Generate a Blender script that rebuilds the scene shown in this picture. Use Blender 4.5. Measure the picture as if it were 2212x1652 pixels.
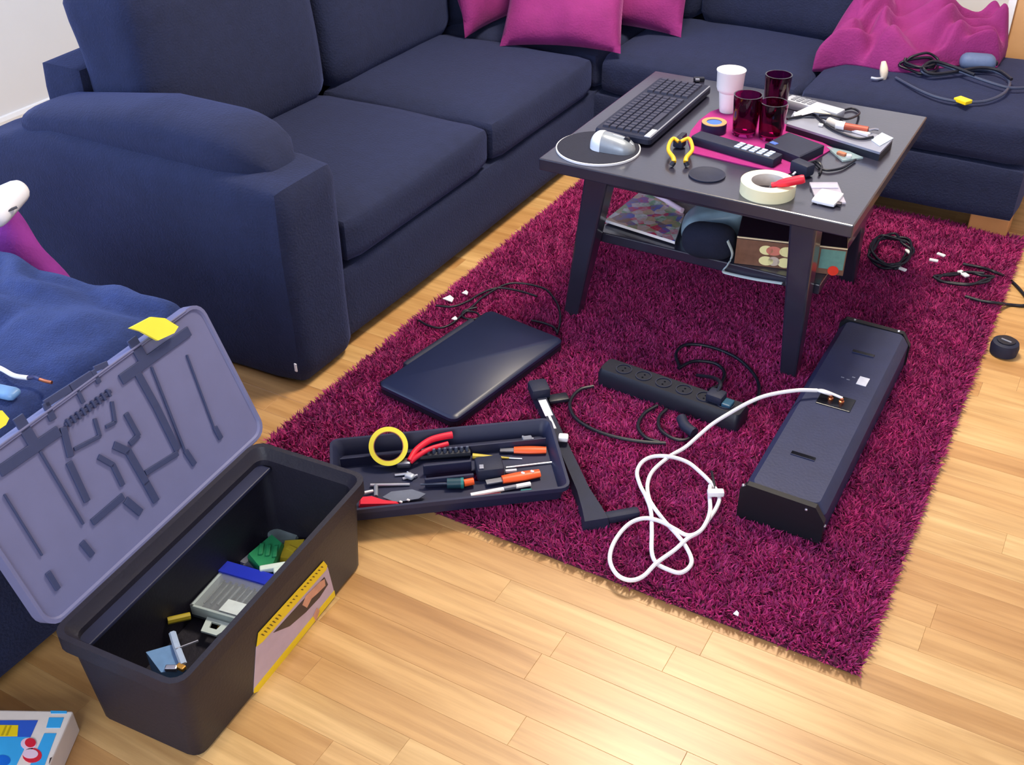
import bpy, bmesh, math, random
import numpy as np
from mathutils import Vector, Matrix, noise as mnoise
from mathutils.bvhtree import BVHTree

for o in list(bpy.data.objects):
    bpy.data.objects.remove(o)
scene = bpy.context.scene
COL = scene.collection
random.seed(7)
PI = math.pi

# ------------------------------------------------------------------ camera
IW, IH = 2212, 1652
FPX, PITCH, ROLL, YAW, CAMH = 2337.66, 0.6102, -0.0141, math.radians(-30.04), 1.5
def _axes():
    fw = Vector((0, math.cos(PITCH), -math.sin(PITCH))); rt = Vector((1, 0, 0)); up = rt.cross(fw)
    c, s = math.cos(ROLL), math.sin(ROLL)
    rt, up = rt * c + up * s, up * c - rt * s
    Z = Matrix.Rotation(-YAW, 3, 'Z')
    return Z @ rt, Z @ up, Z @ fw
RT, UP, FW = _axes()
CAM = Vector((0, 0, CAMH))
cd = bpy.data.cameras.new('camera'); cam = bpy.data.objects.new('camera', cd); COL.objects.link(cam)
cd.sensor_fit = 'HORIZONTAL'; cd.sensor_width = 36.0; cd.lens = FPX / IW * 36.0
cd.clip_start = 0.02
cam.matrix_world = Matrix(((RT.x, UP.x, -FW.x, CAM.x), (RT.y, UP.y, -FW.y, CAM.y), (RT.z, UP.z, -FW.z, CAM.z), (0, 0, 0, 1)))
scene.camera = cam
def ray(x, y): return FW + RT * ((x - IW / 2) / FPX) - UP * ((y - IH / 2) / FPX)
def at(x, y, z):
    d = ray(x, y); return CAM + d * ((z - CAMH) / d.z)
def atY(x, y, Y):
    d = ray(x, y); return CAM + d * (Y / d.y)
def atX(x, y, X):
    d = ray(x, y); return CAM + d * (X / d.x)
def atP(x, y, P0, N):
    d = ray(x, y); return CAM + d * ((P0 - CAM).dot(N) / d.dot(N))
def pix(p):
    d = Vector(p) - CAM; z = d.dot(FW)
    return (IW / 2 + FPX * d.dot(RT) / z, IH / 2 - FPX * d.dot(UP) / z) if z > .01 else (-9999, -9999)

# ------------------------------------------------------------------ world, lights, exposure
w = bpy.data.worlds.new('world'); scene.world = w; w.use_nodes = True
w.node_tree.nodes['Background'].inputs[0].default_value = (0.55, 0.7, 1.0, 1)
w.node_tree.nodes['Background'].inputs[1].default_value = 0.6
def area(name, loc, target, sx, sy, power, col):
    l = bpy.data.lights.new(name, 'AREA'); l.shape = 'RECTANGLE'; l.size = sx; l.size_y = sy
    l.energy = power; l.color = col
    o = bpy.data.objects.new(name, l); COL.objects.link(o); o.location = loc
    o.rotation_euler = (Vector(target) - Vector(loc)).to_track_quat('-Z', 'Y').to_euler()
    return o
# daylight entering through the window of the left wall, and through the one behind the camera
area('window_left_offscreen', (-3.28, .25, 1.5), (-1.0, .6, .9), 2.4, 1.4, 80, (.42, .6, 1.0))
area('window_behind_camera_offscreen', (-.2, -2.1, 1.5), (-1.6, 1.4, .5), 2.2, 1.4, 85, (.85, .92, 1.0))
# ceiling lamp above the picture (its warm glare shows on the floor boards)
area('ceiling_lamp_offscreen', (-.85, 2.6, 2.36), (-.85, 2.6, 0), .5, .5, 75, (1.0, .87, .68))
scene.view_settings.view_transform = 'Standard'
scene.view_settings.look = 'None'
scene.view_settings.gamma = 1.0
scene.view_settings.use_curve_mapping = False
scene.view_settings.exposure = 0.0

# ------------------------------------------------------------------ materials
def lin(c):
    return tuple(((v / 255) / 12.92 if v / 255 <= .04045 else ((v / 255 + .055) / 1.055) ** 2.4) for v in c)
MATS = {}
def M(name, col, rough=.5, metal=0, var=.15, scale=60, bump=0, sheen=0, trans=0, alpha=1, coat=0, ior=1.45, sheen_col=None, emit=0):
    if name in MATS: return MATS[name]
    m = bpy.data.materials.new(name); m.use_nodes = True; nt = m.node_tree
    b = nt.nodes['Principled BSDF']; c = lin(col)
    tc = nt.nodes.new('ShaderNodeTexCoord'); nz = nt.nodes.new('ShaderNodeTexNoise')
    nz.inputs['Scale'].default_value = scale; nz.inputs['Detail'].default_value = 4
    nt.links.new(tc.outputs['Object'], nz.inputs['Vector'])
    mx = nt.nodes.new('ShaderNodeMix'); mx.data_type = 'RGBA'
    mx.inputs['A'].default_value = (*[v * (1 - var) for v in c], 1)
    mx.inputs['B'].default_value = (*[min(1, v * (1 + var)) for v in c], 1)
    nt.links.new(nz.outputs['Fac'], mx.inputs['Factor'])
    nt.links.new(mx.outputs['Result'], b.inputs['Base Color'])
    b.inputs['Roughness'].default_value = rough; b.inputs['Metallic'].default_value = metal
    b.inputs['IOR'].default_value = ior
    if sheen:
        b.inputs['Sheen Weight'].default_value = sheen; b.inputs['Sheen Roughness'].default_value = .4
        b.inputs['Sheen Tint'].default_value = (*lin(sheen_col or (200, 210, 255)), 1)
    if trans: b.inputs['Transmission Weight'].default_value = trans
    if alpha < 1: b.inputs['Alpha'].default_value = alpha
    if coat: b.inputs['Coat Weight'].default_value = coat; b.inputs['Coat Roughness'].default_value = .15
    if emit:
        b.inputs['Emission Color'].default_value = (*c, 1); b.inputs['Emission Strength'].default_value = emit
    if bump:
        bp = nt.nodes.new('ShaderNodeBump'); bp.inputs['Strength'].default_value = bump; bp.inputs['Distance'].default_value = .004
        n2 = nt.nodes.new('ShaderNodeTexNoise'); n2.inputs['Scale'].default_value = scale * 6; n2.inputs['Detail'].default_value = 3
        nt.links.new(tc.outputs['Object'], n2.inputs['Vector'])
        nt.links.new(n2.outputs['Fac'], bp.inputs['Height']); nt.links.new(bp.outputs['Normal'], b.inputs['Normal'])
    MATS[name] = m
    return m
def wood_floor():
    m = bpy.data.materials.new('parquet_wood'); m.use_nodes = True; nt = m.node_tree; N = nt.nodes; L = nt.links
    b = N['Principled BSDF']
    tc = N.new('ShaderNodeTexCoord'); oi = N.new('ShaderNodeObjectInfo'); ge = N.new('ShaderNodeNewGeometry')
    add = N.new('ShaderNodeMath'); add.operation = 'ADD'
    L.new(oi.outputs['Random'], add.inputs[0]); L.new(ge.outputs['Random Per Island'], add.inputs[1])
    fr = N.new('ShaderNodeMath'); fr.operation = 'FRACT'; L.new(add.outputs[0], fr.inputs[0])
    mul = N.new('ShaderNodeMath'); mul.operation = 'MULTIPLY'; mul.inputs[1].default_value = 37.; L.new(fr.outputs[0], mul.inputs[0])
    cx = N.new('ShaderNodeCombineXYZ'); L.new(mul.outputs[0], cx.inputs['Z']); L.new(mul.outputs[0], cx.inputs['X'])
    va = N.new('ShaderNodeVectorMath'); va.operation = 'ADD'; L.new(tc.outputs['Object'], va.inputs[0]); L.new(cx.outputs[0], va.inputs[1])
    mp = N.new('ShaderNodeMapping'); mp.inputs['Scale'].default_value = (3.2, 60, 60); L.new(va.outputs[0], mp.inputs['Vector'])
    n1 = N.new('ShaderNodeTexNoise'); n1.inputs['Scale'].default_value = 1.0; n1.inputs['Detail'].default_value = 6; n1.inputs['Roughness'].default_value = .6
    L.new(mp.outputs[0], n1.inputs['Vector'])
    mp2 = N.new('ShaderNodeMapping'); mp2.inputs['Scale'].default_value = (2.0, 14, 14); L.new(va.outputs[0], mp2.inputs['Vector'])
    n2 = N.new('ShaderNodeTexNoise'); n2.inputs['Scale'].default_value = 1.0; n2.inputs['Distortion'].default_value = 1.2; L.new(mp2.outputs[0], n2.inputs['Vector'])
    r1 = N.new('ShaderNodeValToRGB'); e = r1.color_ramp.elements
    e[0].position = 0; e[0].color = (*lin((200, 152, 96)), 1); e[1].position = 1; e[1].color = (*lin((226, 188, 130)), 1)
    k = r1.color_ramp.elements.new(.5); k.color = (*lin((214, 170, 112)), 1)
    L.new(fr.outputs[0], r1.inputs[0])
    r2 = N.new('ShaderNodeValToRGB'); e = r2.color_ramp.elements
    e[0].position = .3; e[0].color = (.58, .5, .42, 1); e[1].position = .62; e[1].color = (1, 1, 1, 1)
    L.new(n1.outputs['Fac'], r2.inputs[0])
    r3 = N.new('ShaderNodeValToRGB'); e = r3.color_ramp.elements
    e[0].position = .35; e[0].color = (.74, .66, .56, 1); e[1].position = .65; e[1].color = (1.0, 1.0, 1.0, 1)
    L.new(n2.outputs['Fac'], r3.inputs[0])
    m1 = N.new('ShaderNodeMix'); m1.data_type = 'RGBA'; m1.blend_type = 'MULTIPLY'; m1.inputs['Factor'].default_value = .6
    L.new(r1.outputs[0], m1.inputs['A']); L.new(r2.outputs[0], m1.inputs['B'])
    m2 = N.new('ShaderNodeMix'); m2.data_type = 'RGBA'; m2.blend_type = 'MULTIPLY'; m2.inputs['Factor'].default_value = .7
    L.new(m1.outputs['Result'], m2.inputs['A']); L.new(r3.outputs[0], m2.inputs['B'])
    L.new(m2.outputs['Result'], b.inputs['Base Color'])
    b.inputs['Roughness'].default_value = .38; b.inputs['Coat Weight'].default_value = .25; b.inputs['Coat Roughness'].default_value = .3
    MATS['floor'] = m; return m
def rug_mat():
    m = bpy.data.materials.new('shag_pile'); m.use_nodes = True; nt = m.node_tree; N = nt.nodes; L = nt.links
    b = N['Principled BSDF']; ge = N.new('ShaderNodeNewGeometry'); tc = N.new('ShaderNodeTexCoord')
    nz = N.new('ShaderNodeTexNoise'); nz.inputs['Scale'].default_value = 7; nz.inputs['Detail'].default_value = 5
    L.new(tc.outputs['Object'], nz.inputs['Vector'])
    ad = N.new('ShaderNodeMath'); ad.operation = 'MULTIPLY_ADD'; ad.inputs[1].default_value = .55
    L.new(ge.outputs['Random Per Island'], ad.inputs[0])
    sb = N.new('ShaderNodeMath'); sb.operation = 'MULTIPLY'; sb.inputs[1].default_value = .6
    L.new(nz.outputs['Fac'], sb.inputs[0]); L.new(sb.outputs[0], ad.inputs[2])
    r = N.new('ShaderNodeValToRGB'); e = r.color_ramp.elements
    e[0].position = .05; e[0].color = (*lin((92, 22, 78)), 1); e[1].position = .95; e[1].color = (*lin((192, 42, 118)), 1)
    k = r.color_ramp.elements.new(.5); k.color = (*lin((142, 25, 92)), 1)
    L.new(ad.outputs[0], r.inputs[0]); L.new(r.outputs[0], b.inputs['Base Color'])
    b.inputs['Roughness'].default_value = .75
    b.inputs['Sheen Weight'].default_value = .25; b.inputs['Sheen Tint'].default_value = (*lin((230, 90, 170)), 1)
    MATS['rug'] = m; return m
def print_mat(name, cols, scale, bands=None):
    """glossy printed cover: coloured cells"""
    m = bpy.data.materials.new(name); m.use_nodes = True; nt = m.node_tree; N = nt.nodes; L = nt.links
    b = N['Principled BSDF']; tc = N.new('ShaderNodeTexCoord')
    v = N.new('ShaderNodeTexVoronoi'); v.inputs['Scale'].default_value = scale; L.new(tc.outputs['Object'], v.inputs['Vector'])
    nz = N.new('ShaderNodeTexNoise'); nz.inputs['Scale'].default_value = scale * 1.5; L.new(tc.outputs['Object'], nz.inputs['Vector'])
    mx = N.new('ShaderNodeMath'); mx.operation = 'ADD'
    sp = N.new('ShaderNodeSeparateColor'); L.new(v.outputs['Color'], sp.inputs[0])
    ml = N.new('ShaderNodeMath'); ml.operation = 'MULTIPLY'; ml.inputs[1].default_value = .75; L.new(sp.outputs[0], ml.inputs[0])
    m3 = N.new('ShaderNodeMath'); m3.operation = 'MULTIPLY'; m3.inputs[1].default_value = .3; L.new(nz.outputs['Fac'], m3.inputs[0])
    L.new(ml.outputs[0], mx.inputs[0]); L.new(m3.outputs[0], mx.inputs[1])
    r = N.new('ShaderNodeValToRGB'); r.color_ramp.interpolation = 'LINEAR'
    e = r.color_ramp.elements
    for i, c in enumerate(cols):
        p = i / len(cols)
        if i < 2: e[i].position = p; e[i].color = (*lin(c), 1)
        else: k = e.new(p); k.color = (*lin(c), 1)
    L.new(mx.outputs[0], r.inputs[0]); L.new(r.outputs[0], b.inputs['Base Color']); b.inputs['Roughness'].default_value = .3
    MATS[name] = m; return m

NAVY = M('sofa_fabric', (27, 34, 64), .95, var=.25, scale=30, bump=.5, sheen=.22, sheen_col=(120, 140, 225))
DENIM = M('denim', (34, 50, 98), .95, var=.35, scale=45, bump=.6, sheen=.3, sheen_col=(140, 165, 240))
MAG = M('magenta_cloth', (132, 34, 108), .85, var=.2, scale=25, bump=.4, sheen=.25, sheen_col=(255, 150, 230))
PURP = M('purple_cloth', (140, 46, 145), .85, var=.2, scale=25, bump=.3, sheen=.3, sheen_col=(255, 150, 255))
BLK = M('black_plastic', (22, 25, 40), .45, var=.2, scale=30, bump=.05)
BLKM = M('black_matte', (25, 30, 54), .65, var=.2, scale=40, bump=.1)
BLKG = M('black_gloss', (14, 15, 24), .2, var=.1)
TBX = M('toolbox_plastic', (30, 28, 42), .5, var=.15, scale=30, bump=.15)
TBI = M('toolbox_trim', (34, 38, 66), .5, var=.15, scale=30)
TABLE = M('table_blackbrown', (36, 35, 52), .38, var=.2, scale=18, bump=.05, coat=.8)
LIDM = M('lid_grey', (108, 110, 148), .5, var=.08, scale=20)
LIDD = M('lid_rib', (54, 62, 98), .55, var=.1)
WHITE = M('white_plastic', (236, 234, 238), .4, var=.03)
PAPERW = M('white_paper', (232, 226, 226), .7, var=.05)
CREAM = M('cream_tape', (238, 232, 190), .55, var=.04)
YEL = M('yellow_plastic', (246, 214, 28), .4, var=.06)
YELT = M('yellow_tape', (250, 236, 70), .45, var=.05)
PALEY = M('latch_yellow', (250, 244, 176), .4, var=.05)
RED = M('red_plastic', (222, 32, 58), .45, var=.08)
ORG = M('orange_plastic', (240, 92, 40), .4, var=.06)
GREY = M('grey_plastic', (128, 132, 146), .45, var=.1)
SILV = M('silver_metal', (190, 192, 205), .32, metal=.9, var=.1)
SILP = M('silver_plastic', (186, 192, 206), .35, metal=.2, var=.06)
COPPER = M('copper', (205, 120, 80), .35, metal=.9, var=.1)
TAN = M('tan_cardboard', (188, 140, 96), .8, var=.1)
BROWNC = M('brown_core', (176, 110, 84), .8, var=.1)
BLUE = M('blue_plastic', (34, 52, 190), .35, var=.06)
BLUEC = M('light_blue_print', (60, 170, 235), .4, var=.06)
BLUED = M('deep_blue_print', (52, 96, 205), .4, var=.06)
BLUEG = M('steel_blue_plastic', (110, 150, 195), .4, var=.2, scale=60)
GREEN = M('green_plastic', (38, 140, 92), .45, var=.15)
TEAL = M('teal_plastic', (36, 120, 118), .4, var=.1)
MUST = M('mustard', (190, 170, 44), .5, var=.1)
CLEAR = M('clear_plastic', (205, 215, 225), .2, var=.02, alpha=.16)
CLEARB = M('clear_bag', (170, 195, 205), .3, var=.2, scale=40, alpha=.45)
CLEARW = M('frosted_plastic', (206, 222, 222), .35, var=.05)
GLASSM = M('magenta_glass', (150, 36, 108), .03, trans=1, var=.02, ior=1.45)
WOODL = M('light_wood', (206, 160, 112), .5, var=.15, scale=12)
WOODF = M('foot_wood', (200, 140, 84), .5, var=.12, scale=20)
WALLM = M('wall_paint', (234, 240, 252), .8, var=.02, scale=8, bump=.05)
TRIMM = M('trim_paint', (240, 244, 252), .4, var=.02)
CEILM = M('ceiling_paint', (235, 232, 228), .9, var=.02)
DARKP = M('dark_print', (40, 28, 40), .4, var=.3, scale=50)
FLESH = M('tan_print', (214, 156, 128), .45, var=.25, scale=60)
LILAC = M('lilac_print', (196, 176, 192), .4, var=.12, scale=40)
INK = M('ink_print', (96, 74, 18), .5, var=.1)
PINKP = M('pink_print', (235, 205, 225), .4, var=.05)
REDP = M('red_print', (215, 40, 60), .4, var=.1)
BAKE = M('brown_print', (120, 84, 66), .35, var=.35, scale=60)
WARM = M('cream_print', (250, 238, 170), .35, var=.06)
GOLD = M('gold_line', (250, 225, 180), .35, var=.05)
TEALP = M('teal_print', (104, 150, 140), .4, var=.25, scale=80)
BLACKC = M('cable_black', (18, 20, 34), .45, var=.1)
FLOORM = wood_floor(); RUGM = rug_mat()
MAGAZ = print_mat('magazine_print', [(60, 90, 190), (230, 215, 225), (120, 160, 120), (196, 160, 130), (200, 190, 200), (205, 60, 80), (90, 110, 190), (140, 110, 90)], 42)
MAGAZ2 = print_mat('magazine_print_dark', [(70, 62, 78), (110, 96, 100), (60, 60, 80), (140, 120, 110), (84, 74, 84)], 30)

# ------------------------------------------------------------------ builders
MW = {}
class B:
    def __init__(s, m=None): s.bm = bmesh.new(); s.m = m or Matrix()
    def add(s, t, m=None):
        t.transform(s.m @ (m or Matrix()))
        me = bpy.data.meshes.new('t'); t.to_mesh(me); t.free(); s.bm.from_mesh(me); bpy.data.meshes.remove(me); return s
    def box(s, c, d, r=0, seg=2, rot=None):
        t = bmesh.new(); bmesh.ops.create_cube(t, size=1)
        bmesh.ops.scale(t, vec=Vector(d), verts=t.verts)
        if r: bmesh.ops.bevel(t, geom=list(t.edges), offset=min(r, min(d) * .49), segments=seg, affect='EDGES', profile=.5)
        m = Matrix.Translation(Vector(c))
        if rot is not None: m = m @ (rot if isinstance(rot, Matrix) else Matrix.Rotation(rot, 4, 'Z'))
        return s.add(t, m)
    def bb(s, x0, x1, y0, y1, z0, z1, r=0, seg=2):
        return s.box(((x0 + x1) / 2, (y0 + y1) / 2, (z0 + z1) / 2), (x1 - x0, y1 - y0, z1 - z0), r, seg)
    def soft(s, c, d, r=.05, cuts=7, puff=0, wr=0, seed=0, rot=None):
        t = bmesh.new(); bmesh.ops.create_cube(t, size=2)
        bmesh.ops.subdivide_edges(t, edges=list(t.edges), cuts=cuts, use_grid_fill=True)
        h = Vector(d) / 2; r = min(r, min(h))
        for v in t.verts:
            u = v.co.copy(); p = Vector((u.x * h.x, u.y * h.y, u.z * h.z))
            q = Vector([max(-(h[i] - r), min(h[i] - r, p[i])) for i in range(3)]); o = p - q
            if o.length > 1e-6: p = q + o.normalized() * r
            if puff: p.z += puff * (1 if u.z > 0 else -.2) * max(0, (1 - u.x ** 2) * (1 - u.y ** 2)) * abs(u.z)
            if wr:
                nn = mnoise.noise(p * 5 + Vector((seed, seed * 2, 0))); p += Vector((nn, nn, nn)) * wr
            v.co = p
        m = Matrix.Translation(Vector(c))
        if rot is not None: m = m @ rot
        return s.add(t, m)
    def loft(s, loops, cap0=True, cap1=True, m=None, closed=True):
        t = bmesh.new(); L = [[t.verts.new(p) for p in lp] for lp in loops]; n = len(L[0])
        for a, b in zip(L, L[1:]):
            for i in range(n if closed else n - 1):
                j = (i + 1) % n
                try: t.faces.new((a[i], a[j], b[j], b[i]))
                except ValueError: pass
        if cap0: t.faces.new(L[0][::-1])
        if cap1: t.faces.new(L[-1])
        bmesh.ops.recalc_face_normals(t, faces=t.faces)
        return s.add(t, m)
    def lathe(s, prof, n=28, m=None, cap0=True, cap1=True):
        lp = [[(max(r, 1e-5) * math.cos(2 * PI * i / n), max(r, 1e-5) * math.sin(2 * PI * i / n), z) for i in range(n)] for r, z in prof]
        return s.loft(lp, cap0, cap1, m)
    def ring(s, r0, r1, h, n=40, m=None, z0=0):
        lp = [[(r * math.cos(2 * PI * i / n), r * math.sin(2 * PI * i / n), z) for i in range(n)] for r, z in ((r1, z0), (r1, z0 + h), (r0, z0 + h), (r0, z0), (r1, z0))]
        s.loft(lp, False, False, m); bmesh.ops.remove_doubles(s.bm, verts=s.bm.verts, dist=1e-6); return s
    def prism(s, poly, z0, z1, m=None):
        return s.loft([[(x, y, z0) for x, y in poly], [(x, y, z1) for x, y in poly]], m=m)
    def slab(s, pts, N, h):
        """extrude the polygon pts (3-D) by h along N"""
        return s.loft([[Vector(p) for p in pts], [Vector(p) + Vector(N) * h for p in pts]])
    def tube(s, pts, r, n=8, sub=6, flat=1.0, smooth=True):
        P = [Vector(p) for p in pts]
        if smooth and len(P) > 2:
            Q = []
            E = [P[0] * 2 - P[1]] + P + [P[-1] * 2 - P[-2]]
            for i in range(1, len(E) - 2):
                a, b, c, d = E[i - 1:i + 3]
                for k in range(sub):
                    u = k / sub
                    Q.append(.5 * ((2 * b) + (c - a) * u + (2 * a - 5 * b + 4 * c - d) * u * u + (3 * b - a - 3 * c + d) * u ** 3))
            Q.append(P[-1]); P = Q
        rr = r if callable(r) else (lambda u: r)
        loops = []; nrm = None
        for i, p in enumerate(P):
            tg = (P[min(i + 1, len(P) - 1)] - P[max(i - 1, 0)])
            if tg.length < 1e-9: tg = Vector((1, 0, 0))
            tg.normalize()
            ref = Vector((0, 0, 1)) if abs(tg.z) < .95 else Vector((1, 0, 0))
            sd = tg.cross(ref).normalized(); up = sd.cross(tg)
            R = rr(i / max(1, len(P) - 1))
            loops.append([p + sd * (R * math.cos(2 * PI * k / n)) + up * (R * flat * math.sin(2 * PI * k / n)) for k in range(n)])
        return s.loft(loops)
    def pillow(s, wd, ht, th, m, n=16, seed=0, wr=.012):
        t = bmesh.new(); G = {}
        for sd in (1, -1):
            for i in range(n + 1):
                for j in range(n + 1):
                    u, v = i / n * 2 - 1, j / n * 2 - 1
                    if sd == -1 and (i in (0, n) or j in (0, n)): G[sd, i, j] = G[1, i, j]; continue
                    e = max(0, (1 - abs(u) ** 2.5) * (1 - abs(v) ** 2.5))
                    x = u * wd / 2 * (1 - .07 * (1 - v * v)); y = v * ht / 2 * (1 - .07 * (1 - u * u))
                    z = sd * th / 2 * e ** .5
                    q = mnoise.noise(Vector((x * 7 + seed, y * 7, seed))) * wr * e ** .3 * 2
                    G[sd, i, j] = t.verts.new((x, y, z + q))
        for sd in (1, -1):
            for i in range(n):
                for j in range(n):
                    f = [G[sd, i, j], G[sd, i + 1, j], G[sd, i + 1, j + 1], G[sd, i, j + 1]]
                    t.faces.new(f if sd == 1 else f[::-1])
        return s.add(t, m)
    def build(s, name, mat, parent=None, smooth=False, origin=None, ang=40):
        me = bpy.data.meshes.new(name)
        if parent is not None: W = MW[parent.name]
        else:
            if origin is None:
                vs = [v.co for v in s.bm.verts]
                lo = [min(v[i] for v in vs) for i in range(3)]; hi = [max(v[i] for v in vs) for i in range(3)]
                origin = ((lo[0] + hi[0]) / 2, (lo[1] + hi[1]) / 2, lo[2])
            W = Matrix.Translation(Vector(origin))
        s.bm.transform(W.inverted())
        if smooth:
            for f in s.bm.faces: f.smooth = True
            for e in s.bm.edges:
                if len(e.link_faces) == 2 and e.calc_face_angle(0) > math.radians(ang): e.smooth = False
        s.bm.to_mesh(me); s.bm.free(); me.materials.append(mat)
        o = bpy.data.objects.new(name, me); COL.objects.link(o)
        if parent is not None: o.parent = parent
        else: o.matrix_world = W
        MW[o.name] = W
        return o
def tag(o, label, cat, group=None, kind=None):
    if label: o['label'] = label
    if cat: o['category'] = cat
    if group: o['group'] = group
    if kind: o['kind'] = kind
    return o
def thing(name, label, cat, loc=(0, 0, 0), rz=0, group=None, mat=None):
    o = bpy.data.objects.new(name, None); COL.objects.link(o); o.empty_display_size = .05
    m = mat if mat is not None else Matrix.Translation(Vector(loc)) @ Matrix.Rotation(rz, 4, 'Z')
    o.matrix_world = m; MW[o.name] = m
    return tag(o, label, cat, group)
def rrect(hx, hy, r, z, k=4, cx=0, cy=0):
    P = []
    for sx, sy, a0 in ((1, 1, 0), (-1, 1, PI / 2), (-1, -1, PI), (1, -1, 3 * PI / 2)):
        for i in range(k + 1):
            a = a0 + PI / 2 * i / k
            P.append((cx + sx * (hx - r) + r * math.cos(a), cy + sy * (hy - r) + r * math.sin(a), z))
    return P
def frame(o, xa, za=(0, 0, 1)):
    """matrix with origin o, X along xa, Z near za"""
    x = Vector(xa).normalized(); z = Vector(za); y = z.cross(x).normalized(); z = x.cross(y)
    o = Vector(o)
    return Matrix(((x.x, y.x, z.x, o.x), (x.y, y.y, z.y, o.y), (x.z, y.z, z.z, o.z), (0, 0, 0, 1)))
def struct(o): o['kind'] = 'structure'; return o

# ------------------------------------------------------------------ room shell
X0, X1, Y0, Y1, ZC = -3.36, 2.4, -2.2, 4.25, 2.5
fl = struct(B().bb(X0, X1, Y0, Y1, -.06, -.012).build('floor', M('subfloor', (120, 90, 60), .8)))
SW = .0657
def plank_mesh(L):
    t = bmesh.new(); h = .012; a = L / 2 - .0001; b = SW / 2 - .0001; c = .0005
    lo = [(-a, -b), (a, -b), (a, b), (-a, b)]; hi = [(-a + c, -b + c), (a - c, -b + c), (a - c, b - c), (-a + c, b - c)]
    v = [[t.verts.new((x, y, z)) for x, y in lp] for lp, z in ((lo, 0), (lo, h - .0004), (hi, h))]
    for p, q in zip(v, v[1:]):
        for i in range(4): t.faces.new((p[i], p[(i + 1) % 4], q[(i + 1) % 4], q[i]))
    t.faces.new(v[2])
    me = bpy.data.meshes.new('plank'); t.to_mesh(me); t.free(); me.materials.append(FLOORM); return me
LEN = [.34, .46, .58, .70]
PM = [plank_mesh(l) for l in LEN]
planks = []
ny = int((Y1 - Y0) / SW)
for r in range(ny):
    y = Y0 + SW / 2 + r * SW; x = X0 + random.uniform(-.5, 0)
    while x < X1:
        k = random.randrange(4)
        planks.append((x + LEN[k] / 2, y, k)); x += LEN[k]
def seen(p):
    x, y, k = p
    if -1.40 < x - LEN[k] / 2 and x + LEN[k] / 2 < -.15 and 1.42 < y < 3.15: return -1
    if x + LEN[k] / 2 < -1.52 and y > 1.7: return -1
    if x + LEN[k] / 2 < -.2 and y > 3.3: return -1
    best = -1
    for dx in (-LEN[k] / 2, 0, LEN[k] / 2):
        a = pix((x + dx, y, 0))
        if -40 < a[0] < IW + 40 and -40 < a[1] < IH + 40: best = max(best, a[1] + 100)
    return best
planks.sort(key=lambda p: -seen(p))
near = [p for p in planks if seen(p) > 0][:290]; ns = set(near)
for x, y, k in near:
    o = bpy.data.objects.new('plank', PM[k]); COL.objects.link(o); o.parent = fl
    o.location = Vector((x, y, -.012)) - fl.location
rest = [p for p in planks if p not in ns]
V = []; Fc = []
for x, y, k in rest:
    xa, xb = max(X0, x - LEN[k] / 2) + .0005, min(X1, x + LEN[k] / 2) - .0005
    if xb - xa < .01: continue
    i = len(V)
    for z in (-.012, 0):
        V += [(xa, y - SW / 2 + .0005, z), (xb, y - SW / 2 + .0005, z), (xb, y + SW / 2 - .0005, z), (xa, y + SW / 2 - .0005, z)]
    Fc += [(i + 4, i + 5, i + 6, i + 7)] + [(i + a, i + (a + 1) % 4, i + 4 + (a + 1) % 4, i + 4 + a) for a in range(4)]
me = bpy.data.meshes.new('plank'); me.from_pydata([tuple(Vector(v) - fl.location) for v in V], [], Fc); me.materials.append(FLOORM)
o = bpy.data.objects.new('plank', me); COL.objects.link(o); o.parent = fl; o['kind'] = 'stuff'

T = .1
b = B()   # left wall around its window
wy0, wy1, wz0, wz1 = -1.0, 1.5, .75, 2.25
b.bb(X0 - T, X0, Y0, wy0, 0, ZC); b.bb(X0 - T, X0, wy1, Y1, 0, ZC); b.bb(X0 - T, X0, wy0, wy1, 0, wz0); b.bb(X0 - T, X0, wy0, wy1, wz1, ZC)
struct(b.build('wall_left', WALLM))
struct(B().bb(X0 - T, X1 + T, Y1, Y1 + T, 0, ZC).build('wall_back', WALLM))
b = B(); rx0, rx1, rz0, rz1 = -1.35, .95, .78, 2.22
b.bb(X0 - T, rx0, Y0 - T, Y0, 0, ZC); b.bb(rx1, X1 + T, Y0 - T, Y0, 0, ZC); b.bb(rx0, rx1, Y0 - T, Y0, 0, rz0); b.bb(rx0, rx1, Y0 - T, Y0, rz1, ZC)
struct(b.build('wall_front', WALLM))
struct(B().bb(X1, X1 + T, Y0, Y1, 0, ZC).build('wall_right', WALLM))
struct(B().bb(X0 - T, X1 + T, Y0 - T, Y1 + T, ZC, ZC + .1).build('ceiling', CEILM))
def window(n, c, ang, wd, z0, z1):
    """window centred at c (on the floor plan), its width running along the direction ang"""
    mm = Matrix.Translation((c[0], c[1], 0)) @ Matrix.Rotation(ang, 4, 'Z'); t = .05; h = wd / 2
    o = thing('window_%d' % n, None, None, (c[0], c[1], z0)); o['kind'] = 'structure'
    f = B(mm)
    f.bb(-h, h, -.04, .04, z0, z0 + t); f.bb(-h, h, -.04, .04, z1 - t, z1)
    f.bb(-h, -h + t, -.04, .04, z0 + t, z1 - t); f.bb(h - t, h, -.04, .04, z0 + t, z1 - t); f.bb(-.03, .03, -.03, .03, z0 + t, z1 - t)
    f.build('window_frame', TRIMM, o)
    for a, c_ in ((-h + t, -.03), (.03, h - t)):
        B(mm).bb(a, c_, -.004, .004, z0 + t, z1 - t).build('pane', M('window_glass', (235, 242, 250), .05, var=.01, alpha=.12), o)
window(1, (X0 - .05, (wy0 + wy1) / 2), PI / 2, wy1 - wy0, wz0, wz1); window(2, ((rx0 + rx1) / 2, Y0 - .05), 0, rx1 - rx0, rz0, rz1)
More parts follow.
